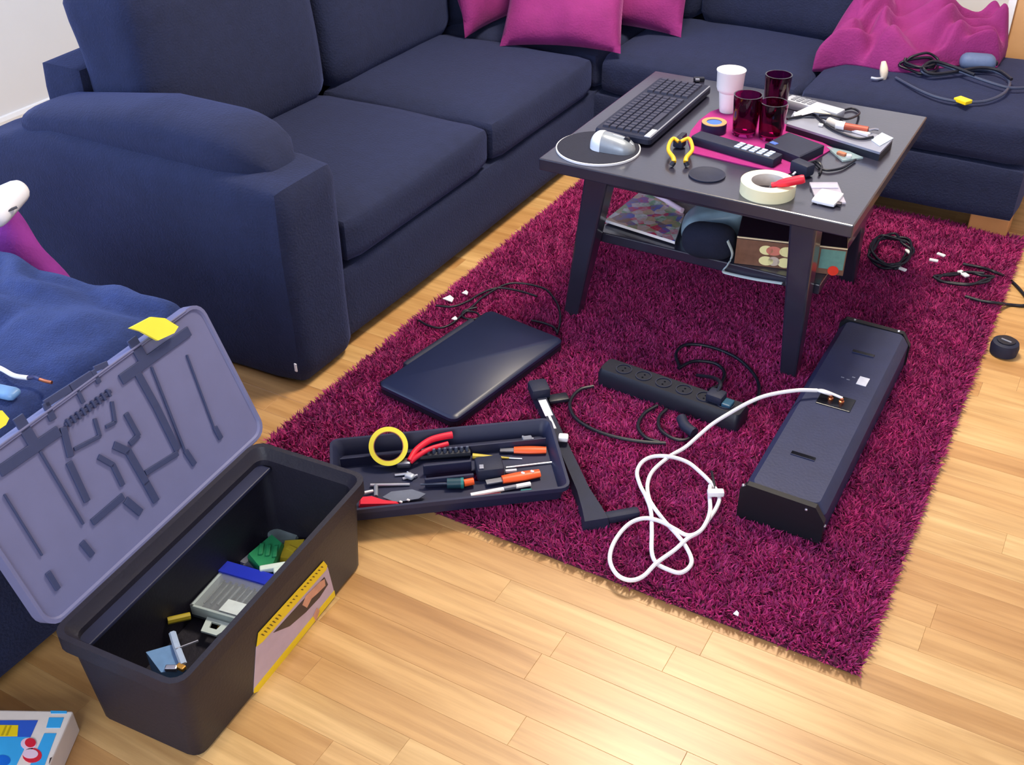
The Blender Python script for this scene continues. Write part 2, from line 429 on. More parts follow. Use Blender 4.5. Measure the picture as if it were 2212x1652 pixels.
def skirting(name, pts_fn, L):
    prof = [(0, 0), (.016, 0), (.016, .075), (.012, .085), (.012, .1), (.006, .112), (0, .115)]
    b = B(); b.loft([[pts_fn(d, z, 0) for d, z in prof], [pts_fn(d, z, L) for d, z in prof]])
    return struct(b.build(name, TRIMM))
skirting('baseboard_left', lambda d, z, s: (X0 + d, Y0 + s, z), Y1 - Y0)
skirting('baseboard_back', lambda d, z, s: (X0 + .02 + s, Y1 - d, z), 2.9)
# ceiling lamp (above the frame)
o = thing('ceiling_lamp', 'white round glass ceiling lamp above the coffee table', 'lamp', (-.85, 2.6, 2.5))
B(Matrix.Translation((-.85, 2.6, 0))).lathe([(.0, 2.42), (.12, 2.425), (.19, 2.45), (.2, 2.47), (.16, 2.485)]).build('lamp_shade', M('lamp_glass', (255, 240, 215), .4), o, True)
B(Matrix.Translation((-.85, 2.6, 0))).lathe([(.17, 2.485), (.17, 2.5)]).build('base', WHITE, o)

# ------------------------------------------------------------------ corner sofa
SZ = .36
so = thing('corner_sofa', 'large navy blue fabric corner sofa along the left and back of the room', 'sofa', (-1.95, 2.8, 0))
b = B()
b.soft((-1.95, 2.92, .125), (.9, 2.28, .21), .03, 6)
b.build('base', NAVY, so, True)
b = B(); b.soft((-.83, 3.475, .145), (1.36, .63, .17), .025, 6); b.build('base', NAVY, so, True)
b = B(); b.bb(-1.5, -.78, 3.7, 4.05, .06, .3, .02); b.build('base', NAVY, so, True)
# arm at the near end, low padded roll on top
b = B(); b.soft((-2.03, 1.69, .26), (1.08, .225, .52), .045, 11, wr=.006, seed=3)
for v in b.bm.verts:      # the arm slopes down towards its rear end
    if v.co.x < -2.2: v.co.z *= 1 - .165 * (-2.2 - v.co.x) / .36
arm = b.build('arm', NAVY, so, True)
b = B()
n = 20; prof = []
for i in range(n + 1):
    u = i / n; x = -2.36 + u * .80
    zt = .535 + .075 * min(1, u / .55)
    k = 1.0
    if u > .8: k = math.sqrt(max(0.0004, 1 - ((u - .8) / .2) ** 2))
    if u < .1: k = math.sqrt(max(.0004, 1 - ((.1 - u) / .1) ** 2))
    hz = (zt - .47) / 2 * k + .003; hy = .098 * (.35 + .65 * k); zc = .47 + (zt - .47) / 2 * (.55 + .45 * k)
    prof.append([(x, 1.705 + hy * math.copysign(abs(math.cos(a)) ** .7, math.cos(a)), zc + hz * math.copysign(abs(math.sin(a)) ** .7, math.sin(a))) for a in [2 * PI * q / 20 for q in range(20)]])
b.loft(prof); b.build('arm_pad', NAVY, arm, True)
# care tag on the arm corner
p = atY(640, 793, 1.577)
B().box(p + Vector((0, -.002, 0)), (.007, .003, .022), .001).build('care_tag', WHITE, so)
# seat cushions
for i, (x0, x1, y0, y1) in enumerate([(-2.12, -1.495, 1.805, 2.495), (-2.12, -1.495, 2.5, 3.165), (-2.12, -1.495, 3.17, 3.72), (-1.49, -.83, 3.165, 3.72), (-.825, -.15, 3.165, 3.785)]):
    b = B(); b.soft(((x0 + x1) / 2, (y0 + y1) / 2, .288), (x1 - x0, y1 - y0, .135), .04, 9, puff=.015, wr=.005, seed=i)
    b.build('seat_cushion', NAVY, so, True)
# backs
b = B(); b.soft((-2.365, 2.92, .3), (.16, 2.26, .6), .03, 7); b.build('back_frame', NAVY, so, True)
b = B(); b.soft((-1.62, 3.98, .32), (1.66, .15, .56), .03, 7); b.build('back_frame', NAVY, so, True)
for i, (c, d) in enumerate([((-2.19, 2.15, .575), (.27, .68, .49)), ((-2.19, 2.85, .575), (.27, .68, .49)), ((-2.17, 3.5, .575), (.27, .6, .49))]):
    b = B(); b.soft(c, d, .07, 9, wr=.01, seed=i + 5, rot=Matrix.Rotation(math.radians(-6), 4, 'Y')); b.build('back_cushion', NAVY, so, True)
for i, (c, d) in enumerate([((-1.66, 3.78, .575), (.62, .27, .49)), ((-1.06, 3.78, .575), (.56, .27, .49))]):
    b = B(); b.soft(c, d, .06, 9, wr=.01, seed=i + 9, rot=Matrix.Rotation(math.radians(-5), 4, 'X')); b.build('back_cushion', NAVY, so, True)
for x, y in ((-.215, 3.235), (-.215, 3.7), (-1.3, 3.8), (-2.3, 1.7), (-2.3, 3.9), (-1.6, 1.7), (-1.3, 3.235)):
    B().bb(x - .055, x + .055, y - .05, y + .05, 0, .065, .004).build('foot', WOODF, so)

# magenta cushions in the sofa corner
def cushion(p, xa, up, wd, ht, th, name, label, mat, seed, grp=None, cat='cushion', wr=.02):
    xa = Vector(xa).normalized(); up = Vector(up).normalized(); N = xa.cross(up).normalized(); up = N.cross(xa)
    c = Vector(p) + up * (ht / 2)
    m = Matrix(((xa.x, up.x, N.x, c.x), (xa.y, up.y, N.y, c.y), (xa.z, up.z, N.z, c.z), (0, 0, 0, 1)))
    b = B(); b.pillow(wd, ht, th, m, 24, seed, wr)
    return tag(b.build(name, mat, None, True, ang=80), label, cat, grp)
pl, pr = at(1082, 100, .366), at(1338, 116, .366)
cushion((pl + pr) / 2, pr - pl, (-.12, .42, .55), (pr - pl).length * 1.02, .44, .15, 'throw_cushion', 'bright magenta cushion with creased front, propped foremost in the sofa corner', MAG, 2)
cushion(at(1395, 78, .368) + Vector((-.1, .03, 0)), (1, .05, .0), (-.05, .3, .6), .42, .42, .14, 'throw_cushion', 'magenta cushion leaning on the sofa back right behind the creased cushion', MAG, 5)
cushion(Vector((-1.925, 3.285, .365)), (.12, 1, 0), (-.13, .0, .7), .40, .42, .12, 'throw_cushion', 'magenta cushion tucked flat against the left sofa back beside the creased cushion', MAG, 8)

# crumpled throw on the right sofa seat
def throw():
    seats = [BVHTree.FromPolygons([MW[q.name] @ v.co for v in q.data.vertices], [list(p.vertices) for p in q.data.polygons]) for q in so.children if q.name.startswith('seat_cushion')]
    def seat_z(x, y): return max([h[0].z for h in (t.ray_cast(Vector((x, y, 2)), Vector((0, 0, -1))) for t in seats) if h[0] is not None] + [SZ - .02])
    b = bmesh.new(); nx, nyy = 90, 70; G = {}
    xa, xb, ya, yb = -.845, -.335, 3.375, 3.775
    for i in range(nx + 1):
        for j in range(nyy + 1):
            u, v = i / nx, j / nyy
            yn = ya + (.16 * u ** 1.5) + .03 * math.sin(u * 9)
            x = xa + (xb - xa) * u + .05 * (1 - v) * (u < .3) * 0
            yn += .05 * max(0, u - .6) / .4
            ye = 3.625 + (yb - 3.625) * min(1, max(0, (x + .765) / .06))      # stops short of the back cushion
            y = yn + (ye - yn) * v
            prof = .09 * (max(0, math.sin(PI * min(1, .12 + .88 * v) * .62)) ** 1.3) * (1 - .38 * max(0, u - .25))
            lift = min(1, u / .16) ** .7 * min(1, (1 - u) / .08) ** .6
            e = min(1, v / .08) ** .6
            wx = 2.2 * mnoise.noise(Vector((x * 6, y * 6, 1)))
            f = math.cos(6.5 * u + 4 * v + wx) ** 2
            f2 = math.cos(10 * u - 8 * v + 1.4 * wx) ** 2
            g = mnoise.noise(Vector((x * 15, y * 13, 4)))
            z = SZ - .012 + .026 * e + prof * lift + (.06 * f + .032 * f2 + .014 * g) * e * min(1, .3 + lift)
            if v > .97: z = SZ - .004
            G[i, j] = b.verts.new((x, y, max(z, seat_z(x, y) + .005)))
    for i in range(nx):
        for j in range(nyy): b.faces.new((G[i, j], G[i + 1, j], G[i + 1, j + 1], G[i, j + 1]))
    bot = []
    ed = [(i, 0) for i in range(nx + 1)] + [(nx, j) for j in range(1, nyy + 1)] + [(i, nyy) for i in range(nx - 1, -1, -1)] + [(0, j) for j in range(nyy - 1, 0, -1)]
    for k in ed:
        c = G[k].co; bot.append(b.verts.new((c.x, c.y, seat_z(c.x, c.y) - .002)))
    for q in range(len(ed)):
        r = (q + 1) % len(ed); b.faces.new((G[ed[q]], bot[q], bot[r], G[ed[r]]))
    b.faces.new(bot[::-1])
    k = B(); k.bm.free(); k.bm = b
    return k.build('throw_blanket', MAG, None, True, ang=70)
THROW = tag(throw(), 'crumpled magenta throw blanket heaped on the right end of the sofa', 'blanket')
# cabinet of light wood behind the sofa end
o = thing('wood_cabinet', 'light wooden cabinet with a white edge standing behind the sofa end', 'cabinet', (-.03, 4.08, 0))
B().bb(-.372, .32, 3.93, 4.24, .05, 1.3, .003).build('body', WOODL, o)
B().bb(-.38, -.355, 3.92, 3.935, .05, 1.3, .002).build('edge_strip', TRIMM, o)
B().bb(-.35, .31, 3.96, 4.22, 0, .05).build('plinth', BLKM, o)
for x0, x1 in ((-.35, -.02), (-.012, .315)):
    d = B().bb(x0, x1, 3.916, 3.932, .06, 1.28, .003).build('door', WOODL, o)
    B().box(((x1 - .03) if x0 < -.1 else (x0 + .03), 3.905, .7), (.012, .02, .12), .003).build('handle', SILV, d)

# cables, adapter, plugs on the sofa end
def cable(name, pts, r, mat, label, cat='cable', grp=None, sub=6, n=8):
    b = B(); b.tube(pts, r, n, sub); return tag(b.build(name, mat, None, True, ang=80), label, cat, grp)
zc = SZ + .013
o = thing('cable_coil', 'black cable coil with a yellow tag on the sofa end beside the throw', 'cable', at(2080, 200, SZ))
pts = [at(x, y, zc + dz) for x, y, dz in ((1935, 168, 0), (1985, 195, 0), (2030, 212, 0), (2080, 220, 0), (2130, 218, 0), (2170, 200, .004), (2180, 175, .006), (2150, 155, .01), (2110, 150, .012), (2060, 158, .01), (2010, 163, .008), (1990, 150, .02), (2010, 136, .03), (2050, 146, .02), (2100, 165, .015), (2150, 182, .01), (2185, 190, .006), (2235, 188, .004))]
B().tube(pts, .0045, 8).build('cord', M('cable_grey', (58, 66, 92), .4), o, True)
B().tube([p + Vector((.006, -.006, .008)) for p in pts[6:15]], .0045, 8).build('cord', BLACKC, o, True)
p = at(2080, 217, zc + .004); B().box(p, (.042, .03, .011), .002, rot=-.5).build('tag', YEL, o)
def surf(objs):
    out = []
    for q in objs: out.append(BVHTree.FromPolygons([MW[q.name] @ v.co for v in q.data.vertices], [list(p.vertices) for p in q.data.polygons]))
    return out
SOFT = surf([THROW] + [c for c in so.children if c.name.startswith('seat_cushion')])
def rest(x, y, lift):
    """point lifted above the throw or seat that lies under the picture point"""
    hit = min((h for h in (t.ray_cast(CAM, ray(x, y).normalized()) for t in SOFT) if h[0] is not None), key=lambda h: h[3], default=None)
    p = at(x, y, SZ) if hit is None else hit[0]
    top = max([h[0].z for h in (t.ray_cast(Vector((p.x, p.y, 2)), Vector((0, 0, -1))) for t in SOFT) if h[0] is not None] + [p.z])
    return Vector((p.x, p.y, top + lift))
b = B(); rg = random.Random(5)
b.tube([rest(1985 + 46 * math.cos(i * .75) * (.6 + .4 * rg.random()), 152 + 18 * math.sin(i * .75) * (.6 + .4 * rg.random()), .012 + .0012 * i) for i in range(22)], .004, 6, 4)
tag(b.build('cable_tangle', BLACKC, None, True, ang=80), 'black cable tangle at the foot of the throw on the sofa', 'cable')
o = thing('grey_adapter', 'dull blue-grey rounded adapter at the foot of the throw', 'adapter', at(2110, 145, SZ))
B().soft(at(2112, 134, SZ + .035), (.105, .06, .05), .024, 6, rot=Matrix.Rotation(.25, 4, 'Z')).build('body', M('dull_bluegrey', (86, 104, 142), .6), o, True)
B().box(at(2148, 136, SZ + .03), (.02, .018, .014), .003, rot=.25).build('port', BLK, o)
o = thing('cable_plug', 'cream plug standing up with a short white lead near the throw', 'plug', at(1907, 172, SZ))
p = at(1909, 171, SZ + .005)
B().tube([p, p + Vector((-.004, 0, .025)), p + Vector((-.01, .0, .052))], lambda u: .0085 * (.55 + .9 * math.sin(PI * (.12 + .8 * u))), 10).build('plug_body', M('cream_plastic', (240, 226, 206), .4), o, True)
B().tube([p + Vector((0, 0, .004)), at(1895, 170, SZ + .014), at(1882, 168, SZ + .014)], .004, 8).build('lead', SILP, o, True)

# ------------------------------------------------------------------ rug
RX0, RX1, RY0, RY1 = -1.432, -.11, 1.37, 3.2
ro = thing('shag_rug', 'deep magenta shaggy pile rug under the coffee table', 'rug', ((RX0 + RX1) / 2, (RY0 + RY1) / 2, 0))
B().bb(RX0, RX1, RY0, RY1, .0005, .008, .003).build('backing', M('rug_backing', (70, 14, 48), .9), ro)
def pile():
    rng = np.random.default_rng(3); n = 190000
    x = rng.uniform(RX0 - .002, RX1 + .002, n); y = rng.uniform(RY0 - .002, RY1 + .002, n)
    ln = rng.uniform(.013, .022, n)
    # clumps: lean field from a few low-frequency waves plus jitter
    lx = .7 * np.sin(x * 61 + 3 * np.sin(y * 23)) * np.cos(y * 47) + rng.normal(0, .75, n)
    ly = .7 * np.cos(y * 57 + 3 * np.sin(x * 29)) * np.sin(x * 43) + rng.normal(0, .75, n)
    ed = .03
    lx += -np.clip((RX0 + ed - x) / ed, 0, 1) * 1.1 + np.clip((x - RX1 + ed) / ed, 0, 1) * 1.1
    ly += -np.clip((RY0 + ed - y) / ed, 0, 1) * 1.1 + np.clip((y - RY1 + ed) / ed, 0, 1) * 1.1
    d = np.stack([lx, ly, np.full(n, 1.25)], 1); d /= np.linalg.norm(d, axis=1)[:, None]
    a = rng.uniform(0, 2 * np.pi, n); wv = np.stack([np.cos(a), np.sin(a), np.zeros(n)], 1) * rng.uniform(.0014, .0026, n)[:, None]
    P = np.stack([x, y, np.full(n, .006)], 1)
    mid = P + np.stack([d[:, 0] * .35, d[:, 1] * .35, d[:, 2] * .62], 1) * ln[:, None]
    tip = P + d * ln[:, None]
    vs = np.stack([P - wv, P + wv, mid + wv, mid - wv, tip], 1).reshape(-1, 3) - np.array(MW[ro.name].translation)
    base = np.arange(n) * 5
    quads = np.stack([base, base + 1, base + 2, base + 3], 1); tris = np.stack([base + 3, base + 2, base + 4], 1)
    li = np.concatenate([quads, tris], 1).ravel()
    me = bpy.data.meshes.new('pile'); me.vertices.add(n * 5); me.vertices.foreach_set('co', vs.astype(np.float32).ravel())
    me.loops.add(n * 7); me.loops.foreach_set('vertex_index', li.astype(np.int32))
    st = np.stack([np.arange(n) * 7, np.arange(n) * 7 + 4], 1).ravel()
    me.polygons.add(n * 2); me.polygons.foreach_set('loop_start', st.astype(np.int32))
    me.update(calc_edges=True); me.validate()
    me.materials.append(RUGM)
    o = bpy.data.objects.new('pile', me); COL.objects.link(o); o.parent = ro; o['kind'] = 'stuff'
pile()
RZ = .02

# ------------------------------------------------------------------ coffee table
TZ = .462
TX0, TX1, TY0, TY1 = -1.147, -.397, 2.125, 2.82
ct = thing('coffee_table', 'black-brown square coffee table with splayed tapered legs and low shelf', 'table', ((TX0 + TX1) / 2, (TY0 + TY1) / 2, 0))
B().bb(TX0, TX1, TY0, TY1, TZ - .03, TZ, .003).build('tabletop', TABLE, ct)
for (tx, ty, fx, fy) in ((-1.02, 2.215, -1.085, 2.205), (-.517, 2.215, -.497, 2.205), (-1.02, 2.70, -1.085, 2.715), (-.517, 2.70, -.497, 2.715)):
    b = B(); h1, h0 = .032, .02
    b.loft([rrect(h0, h0, .005, 0, 2, fx, fy), rrect(h0, h0, .005, .006, 2, fx, fy), rrect(h1, h1, .006, TZ - .03, 2, tx, ty)])
    b.build('leg', TABLE, ct)
SHZ = .24
B().bb(-1.045, -.47, 2.245, 2.74, SHZ - .027, SHZ, .003).build('shelf', TABLE, ct)
b = B()
b.bb(-.995, -.545, 2.20, 2.22, TZ - .07, TZ - .03); b.bb(-.995, -.545, 2.69, 2.71, TZ - .07, TZ - .03)
b.bb(-1.03, -1.01, 2.24, 2.68, TZ - .07, TZ - .03); b.bb(-.527, -.507, 2.24, 2.68, TZ - .07, TZ - .03)
b.build('apron', TABLE, ct)

# keyboard
NR, FR = at(1405, 300, TZ + .0246), at(1538, 185, TZ + .0246)
ax = (FR - NR); KL = ax.length; ax.normalize()
km = frame(Vector((NR.x, NR.y, TZ + .0076)), ax)          # local X along keyboard, local Y to its back (away to the left)
ko = thing('keyboard', 'black computer keyboard with a silver front edge on the coffee table', 'keyboard', mat=km)
KW = .15
B(km).loft([rrect(KL / 2, KW / 2, .012, .0, 3, KL / 2, KW / 2), rrect(KL / 2, KW / 2, .012, .012, 3, KL / 2, KW / 2), rrect(KL / 2 - .003, KW / 2 - .003, .01, .017, 3, KL / 2, KW / 2)]).build('body', BLKM, ko)
B(km).box((KL / 2, .004, .0165), (KL * .97, .004, .003), .001).build('front_edge', GREY, ko)
B(km).box((.03, .012, .018), (.05, .014, .003), .001).build('edge_corner', SILP, ko)
for fx in (.09, KL - .03):
    for fy in (.02, KW - .02): B(km).box((fx, fy, -.0036), (.02, .012, .008), .001).build('foot', BLK, ko)
ncol, nrow = 21, 6
kx, ky = (KL - .03) / ncol, (KW - .034) / nrow
t = bmesh.new(); bmesh.ops.create_cube(t, size=1)
for v in t.verts:
    s_ = .82 if v.co.z > 0 else 1.0
    v.co = Vector((v.co.x * kx * .9 * s_, v.co.y * ky * .9 * s_, v.co.z * .007))
kme = bpy.data.meshes.new('key'); t.to_mesh(kme); t.free(); kme.materials.append(M('key_black', (46, 48, 68), .5))
for r in range(nrow):
    for c in range(ncol):
        if (c == 14 and r < 6) or (r == 0 and c in (4, 5, 6, 7)) : continue
        o = bpy.data.objects.new('key', kme); COL.objects.link(o); o.parent = ko
        o.location = (.015 + kx * (c + .5), .02 + ky * (r + .5), .0195)
B(km).box((.015 + kx * 6, .02 + ky * .5, .0195), (kx * 3.9, ky * .85, .007), .001).build('space_bar', MATS['key_black'], ko)
# small dark dongle with two bright spots beyond the keyboard
o = thing('usb_dongle', 'tiny black dongle with bright metal end behind the keyboard', 'dongle', at(1512, 172, TZ))
p = at(1510, 171, TZ + .006); B().box(p, (.03, .014, .011), .002, rot=.5).build('body', BLK, o)
B().box(p + Vector((.0, -.012, .002)), (.012, .009, .006), .001, rot=.5).build('metal_end', SILV, o)

# round mouse pad and mouse
pc = at(1292, 323, TZ); mm = Matrix.Translation(pc)
o = thing('mouse_pad', 'round black mouse pad with a white rim on the coffee table corner', 'mouse pad', pc)
B(mm).lathe([(.101, 0), (.102, .001), (.102, .0055), (.100, .006)], 56).build('rim', WHITE, o, True)
B(mm).lathe([(.0995, .006), (.0985, .0072)], 56).build('top', M('pad_black', (22, 25, 44), .8, bump=.2), o)
ma, mb = at(1279, 312, TZ + .01), at(1369, 326, TZ + .01)
ax = (mb - ma); ax.z = 0; ax.normalize(); mo = frame(Vector(((ma.x + mb.x) / 2, (ma.y + mb.y) / 2, TZ + .007)), ax)
o = thing('computer_mouse', 'silver and grey computer mouse resting on the round black pad', 'mouse', mat=mo)
def mouse_body(b, x0, x1, sc=1.0, dz=0):
    lp = []; n = 14
    for i in range(n + 1):
        u = x0 + (x1 - x0) * i / n; k = math.sqrt(max(.002, 1 - u ** 4)); hh = .036 * (1 - .25 * u) * k ** 1.0 * sc
        ww = .031 * k * sc
        lp.append([(u * .056, ww * math.copysign(abs(math.cos(a)) ** .8, math.cos(a)), max(0, dz + hh * max(0, math.sin(a)) ** .8)) for a in [PI * q / 14 for q in range(15)]])
    b.loft(lp); return b
mouse_body(B(mo), -.98, .98).build('shell', M('mouse_grey', (140, 148, 158), .35, metal=.3), o, True)
mouse_body(B(mo), -.985, -.42, 1.03, .0).build('palm_cover', SILP if False else M('mouse_white', (226, 232, 242), .3), o, True)
B(mo).tube([(.0, 0, .0362), (.03, 0, .0305), (.05, 0, .018)], .0012, 6).build('button_seam', M('mouse_seam', (200, 206, 214), .3), o, True)
B(mo @ Matrix.Translation((.034, 0, .027)) @ Matrix.Rotation(PI / 2, 4, 'X') @ Matrix.Translation((0, 0, -.004))).lathe([(.008, 0), (.008, .008)], 16).build('scroll_wheel', BLK, o, True)

# felt mat
b = B(); poly = [at(x, y, TZ) for x, y in ((1494, 332), (1600, 357), (1700, 379), (1755, 350), (1800, 322), (1680, 262), (1568, 232), (1535, 243), (1510, 262), (1492, 285), (1486, 305))]
b.loft([[(p.x, p.y, TZ + .0003) for p in poly], [(p.x, p.y, TZ + .003) for p in poly]])
tag(b.build('felt_mat', M('magenta_felt', (150, 30, 112), .9, var=.15, scale=60, bump=.3)), 'bright magenta felt table mat under the glasses and remote', 'mat')
MZ = TZ + .003
# nested white cups
p = at(1571, 240, MZ); m = Matrix.Translation(p)
o = thing('paper_cup', 'two stacked white cups standing beside the keyboard on the magenta mat', 'cup', p)
B(m).lathe([(.0, 0), (.02, .0), (.021, .004), (.028, .068), (.026, .07)], 32).build('lower_cup', M('cup_bright', (246, 244, 240), .4, var=.02), o, True)
B(m).lathe([(.024, .05), (.031, .056), (.0335, .064), (.0355, .104), (.037, .106), (.037, .109), (.0345, .109), (.03, .06), (.0, .058)], 36, cap0=False, cap1=False).build('upper_cup', M('cup_bright', (246, 244, 240), .4, var=.02), o, True)
B(m).lathe([(.0, .0935), (.0335, .094)], 28, cap0=False).build('drink', M('cup_bright', (246, 244, 240), .4, var=.02), o)
# magenta tumblers
def tumbler(x, y, h, r, label):
    p = at(x, y, MZ); m = Matrix.Translation(p)
    b = B(m).lathe([(.0, 0), (r * .78, 0), (r * .84, .004), (r, h), (r - .003, h), (r * .84 - .0035, .012), (.0, .010)], 36, cap0=False, cap1=False)
    bmesh.ops.remove_doubles(b.bm, verts=b.bm.verts, dist=1e-4)
    tag(b.build('glass_tumbler', GLASSM, None, True, origin=p), label, 'glass')
tumbler(1607, 289, .1, .035, 'transparent magenta glass tumbler directly beside the white cups')
tumbler(1663, 297, .09, .034, 'transparent magenta glass tumbler next to the black drive box')
tumbler(1672, 243, .1, .034, 'transparent magenta glass tumbler rearmost of the group, near the silver remote')
# electrical tape roll with blue core
p = at(1541, 284, MZ); m = Matrix.Translation(p)
o = thing('tape_roll', 'small roll of dark tape with tan face and blue core', 'tape roll', p)
B(m).ring(.02, .031, .024).build('tape', M('tape_navy', (30, 34, 66), .4), o, True)
B(m).ring(.019, .0305, .0015, z0=.024).build('tape_face', TAN, o, True)
B(m).lathe([(.0, .02), (.019, .0235)], 28, cap0=False).build('core', M('blue_core', (70, 110, 200), .5), o, True)
# remotes
def remote(pa, pb, wd, th, z, name, label, body, btn, rows, bt_from=0, bt_to=1, mat2=None):
    a, c = at(*pa, z + th), at(*pb, z + th); ax = c - a; L = ax.length
    m = frame(Vector((a.x, a.y, z)), Vector((ax.x, ax.y, 0)))
    o = thing(name, label, 'remote', mat=m)
    B(m).box((L / 2, 0, th / 2), (L, wd, th), .004).build('body', body, o, True)
    for i in range(rows):
        u = bt_from + (bt_to - bt_from) * (i + .5) / rows
        for j in (-1, 0, 1):
            B(m).box((u * L, j * wd * .27, th + .0008), (L * (bt_to - bt_from) / rows * .7, wd * .21, .0026), .0006).build('button', btn, o)
    return o, m, L
remote((1503, 287), (1682, 338), .044, .022, MZ, 'remote_control', 'black remote control with pale keys lying across the magenta mat', BLKM, M('pale_key', (176, 190, 210), .4), 5, .5, .94)
remote((1702, 208), (1818, 240), .042, .024, TZ, 'remote_control', 'remote with silver top at the back edge of the coffee table', SILP, GREY, 4, .1, .5)
# black drive box
q = [at(x, y, MZ + .022) for x, y in ((1653, 309), (1728, 338), (1781, 313), (1703, 284))]
o = thing('drive_box', 'small flat black drive box between remote and grey device', 'drive box', (q[0] + q[2]) / 2 * 1.0 - Vector((0, 0, .022)))
B().loft([[(p.x, p.y, MZ) for p in q], [(p.x, p.y, MZ + .02) for p in q], [tuple(p * .94 + (q[0] + q[2]) / 2 * .06) for p in q]]).build('case', BLKM, o)
B().box(at(1672, 309, MZ + .0222), (.018, .012, .002), .0005, rot=-.4).build('indicator', M('blue_led_cover', (80, 110, 200), .4), o)
# grey slab device
q = [at(x, y, TZ + .022) for x, y in ((1699, 267), (1901, 329), (1929, 300), (1716, 240))]
gd = thing('media_player', 'flat grey media player slab covered with cables and paper', 'media player', (q[0] + q[2]) / 2 - Vector((0, 0, .022)))
B().loft([[(p.x, p.y, TZ) for p in q], [(p.x, p.y, TZ + .0165) for p in q]]).build('body', BLK, gd)
B().loft([[(p.x, p.y, TZ + .0165) for p in q], [(p.x, p.y, TZ + .022) for p in q]]).build('top_cover', M('brushed_grey', (150, 154, 172), .4, metal=.4, var=.15, scale=20), gd)
GZ = TZ + .022
def sheet(name, px, z, mat, label, cat, th=.0012, grp=None, curl=0, parent=None):
    P = [at(x, y, z + (curl * ((i * 7) % 3) / 2)) for i, (x, y) in enumerate(px)]
    b = B(); b.loft([[p.copy() for p in P], [p + Vector((0, 0, th)) for p in P]])
    o = b.build(name, mat, parent)
    return tag(o, label, cat, grp) if parent is None else o
o = thing('folded_paper', 'folded white and cream paper lying on the media player by the glasses', 'paper', at(1750, 250, GZ))
P = [at(1714, 246, GZ + .001), at(1716, 254, GZ + .001), at(1758, 243, GZ + .016), at(1746, 231, GZ + .016), at(1795, 248, GZ + .003), at(1760, 232, GZ + .012)]
B().loft([[P[0], P[1], P[2], P[3]], [v + Vector((0, 0, .0015)) for v in (P[0], P[1], P[2], P[3])]]).build('leaf', PAPERW, o)
B().loft([[P[3], P[2], P[4], P[5]], [v + Vector((0, 0, .0015)) for v in (P[3], P[2], P[4], P[5])]]).build('leaf', M('cream_paper', (236, 222, 190), .6), o)
sheet('paper_slip', ((1882, 303), (1900, 316), (1930, 299), (1905, 287)), GZ + .0005, M('blue_white_paper', (200, 218, 240), .5), 'pale blue-white slip on the far end of the media player', 'paper', grp=None)
tag(B().soft(at(1707, 249, TZ + .045), (.014, .012, .02), .005, 4).build('white_cap', WHITE, None, True), 'small white cap beside the glasses at the media player end', 'cap') if False else None
tag(B().box(at(1773, 270, GZ + .004), (.012, .008, .007), .002).build('white_clip', WHITE), 'tiny white clip lying near the middle of the media player', 'clip')
o = thing('cable_connector', 'connector with white shell and rust-brown grip on the media player', 'connector', at(1845, 278, GZ))
a, c = at(1822, 272, GZ + .011), at(1875, 281, GZ + .011)
B().tube([a, (a + c) / 2, c], .0085, 10, 3).build('grip', M('rust_brown', (160, 70, 50), .5), o, True)
B().tube([at(1790, 261, GZ + .01), at(1806, 268, GZ + .01), a], .0095, 10, 3).build('shell', M('connector_grey', (190, 186, 184), .4), o, True)
B().tube([a + (a - c) * .3, a + (c - a) * .05], .0105, 10, smooth=False).build('collar', WHITE, o, True)
B().box(at(1860, 286, GZ + .005), (.045, .012, .009), .002, rot=-.3).build('side_piece', PAPERW, o)
B().tube([c, at(1888, 279, GZ + .008), at(1897, 280, GZ + .006)], .003, 8).build('pin', SILV, o, True)
cable('black_lead', [at(x, y, GZ + .005) for x, y in ((1700, 257), (1725, 252), (1752, 247), (1768, 254), (1783, 269), (1806, 283), (1836, 295), (1862, 300), (1886, 296))], .0035, BLACKC, 'black lead snaking along the top of the media player')
cable('black_lead', [at(x, y, z) for x, y, z in ((1770, 249, GZ + .01), (1800, 250, GZ + .02), (1828, 257, GZ + .012), (1850, 250, TZ + .02), (1856, 242, TZ + .006), (1840, 234, TZ + .005), (1815, 240, TZ + .005))], .003, BLACKC, 'black lead looping behind the media player near the silver remote')
cable('black_lead', [at(x, y, TZ + .005) for x, y in ((1758, 351), (1765, 357), (1773, 364), (1790, 368), (1818, 363), (1836, 353), (1848, 345))] , .003, BLACKC, 'thin black lead curling in front of the drive box')
# black cable lump and small plastic bag in front
o = thing('black_adapter', 'black plug-in adapter behind the red screwdriver', 'adapter', at(1735, 370, TZ))
B().box(at(1733, 362, TZ + .016), (.05, .03, .028), .005, rot=-.4).build('body', BLKM, o, True)
B().tube([at(1745, 352, TZ + .018), at(1762, 348, TZ + .012), at(1775, 360, TZ + .005), at(1770, 375, TZ + .005)], .003, 8).build('lead', BLACKC, o, True)
B().tube([at(1718, 372, TZ + .016), at(1712, 378, TZ + .012)], .003, 8, smooth=False).build('prong', SILV, o)
o = thing('parts_bag', 'clear parts bag with small brown bits before the media player', 'bag', at(1815, 325, TZ))
sheet('film', ((1784, 319), (1820, 350), (1864, 343), (1834, 330)), TZ + .001, CLEARB, None, None, .004, parent=o)
B().box(at(1818, 332, TZ + .008), (.022, .012, .008), .002, rot=-.3).build('screw', BROWNC, o)
B().box(at(1834, 337, TZ + .008), (.012, .01, .008), .002, rot=.3).build('screw', PAPERW, o)
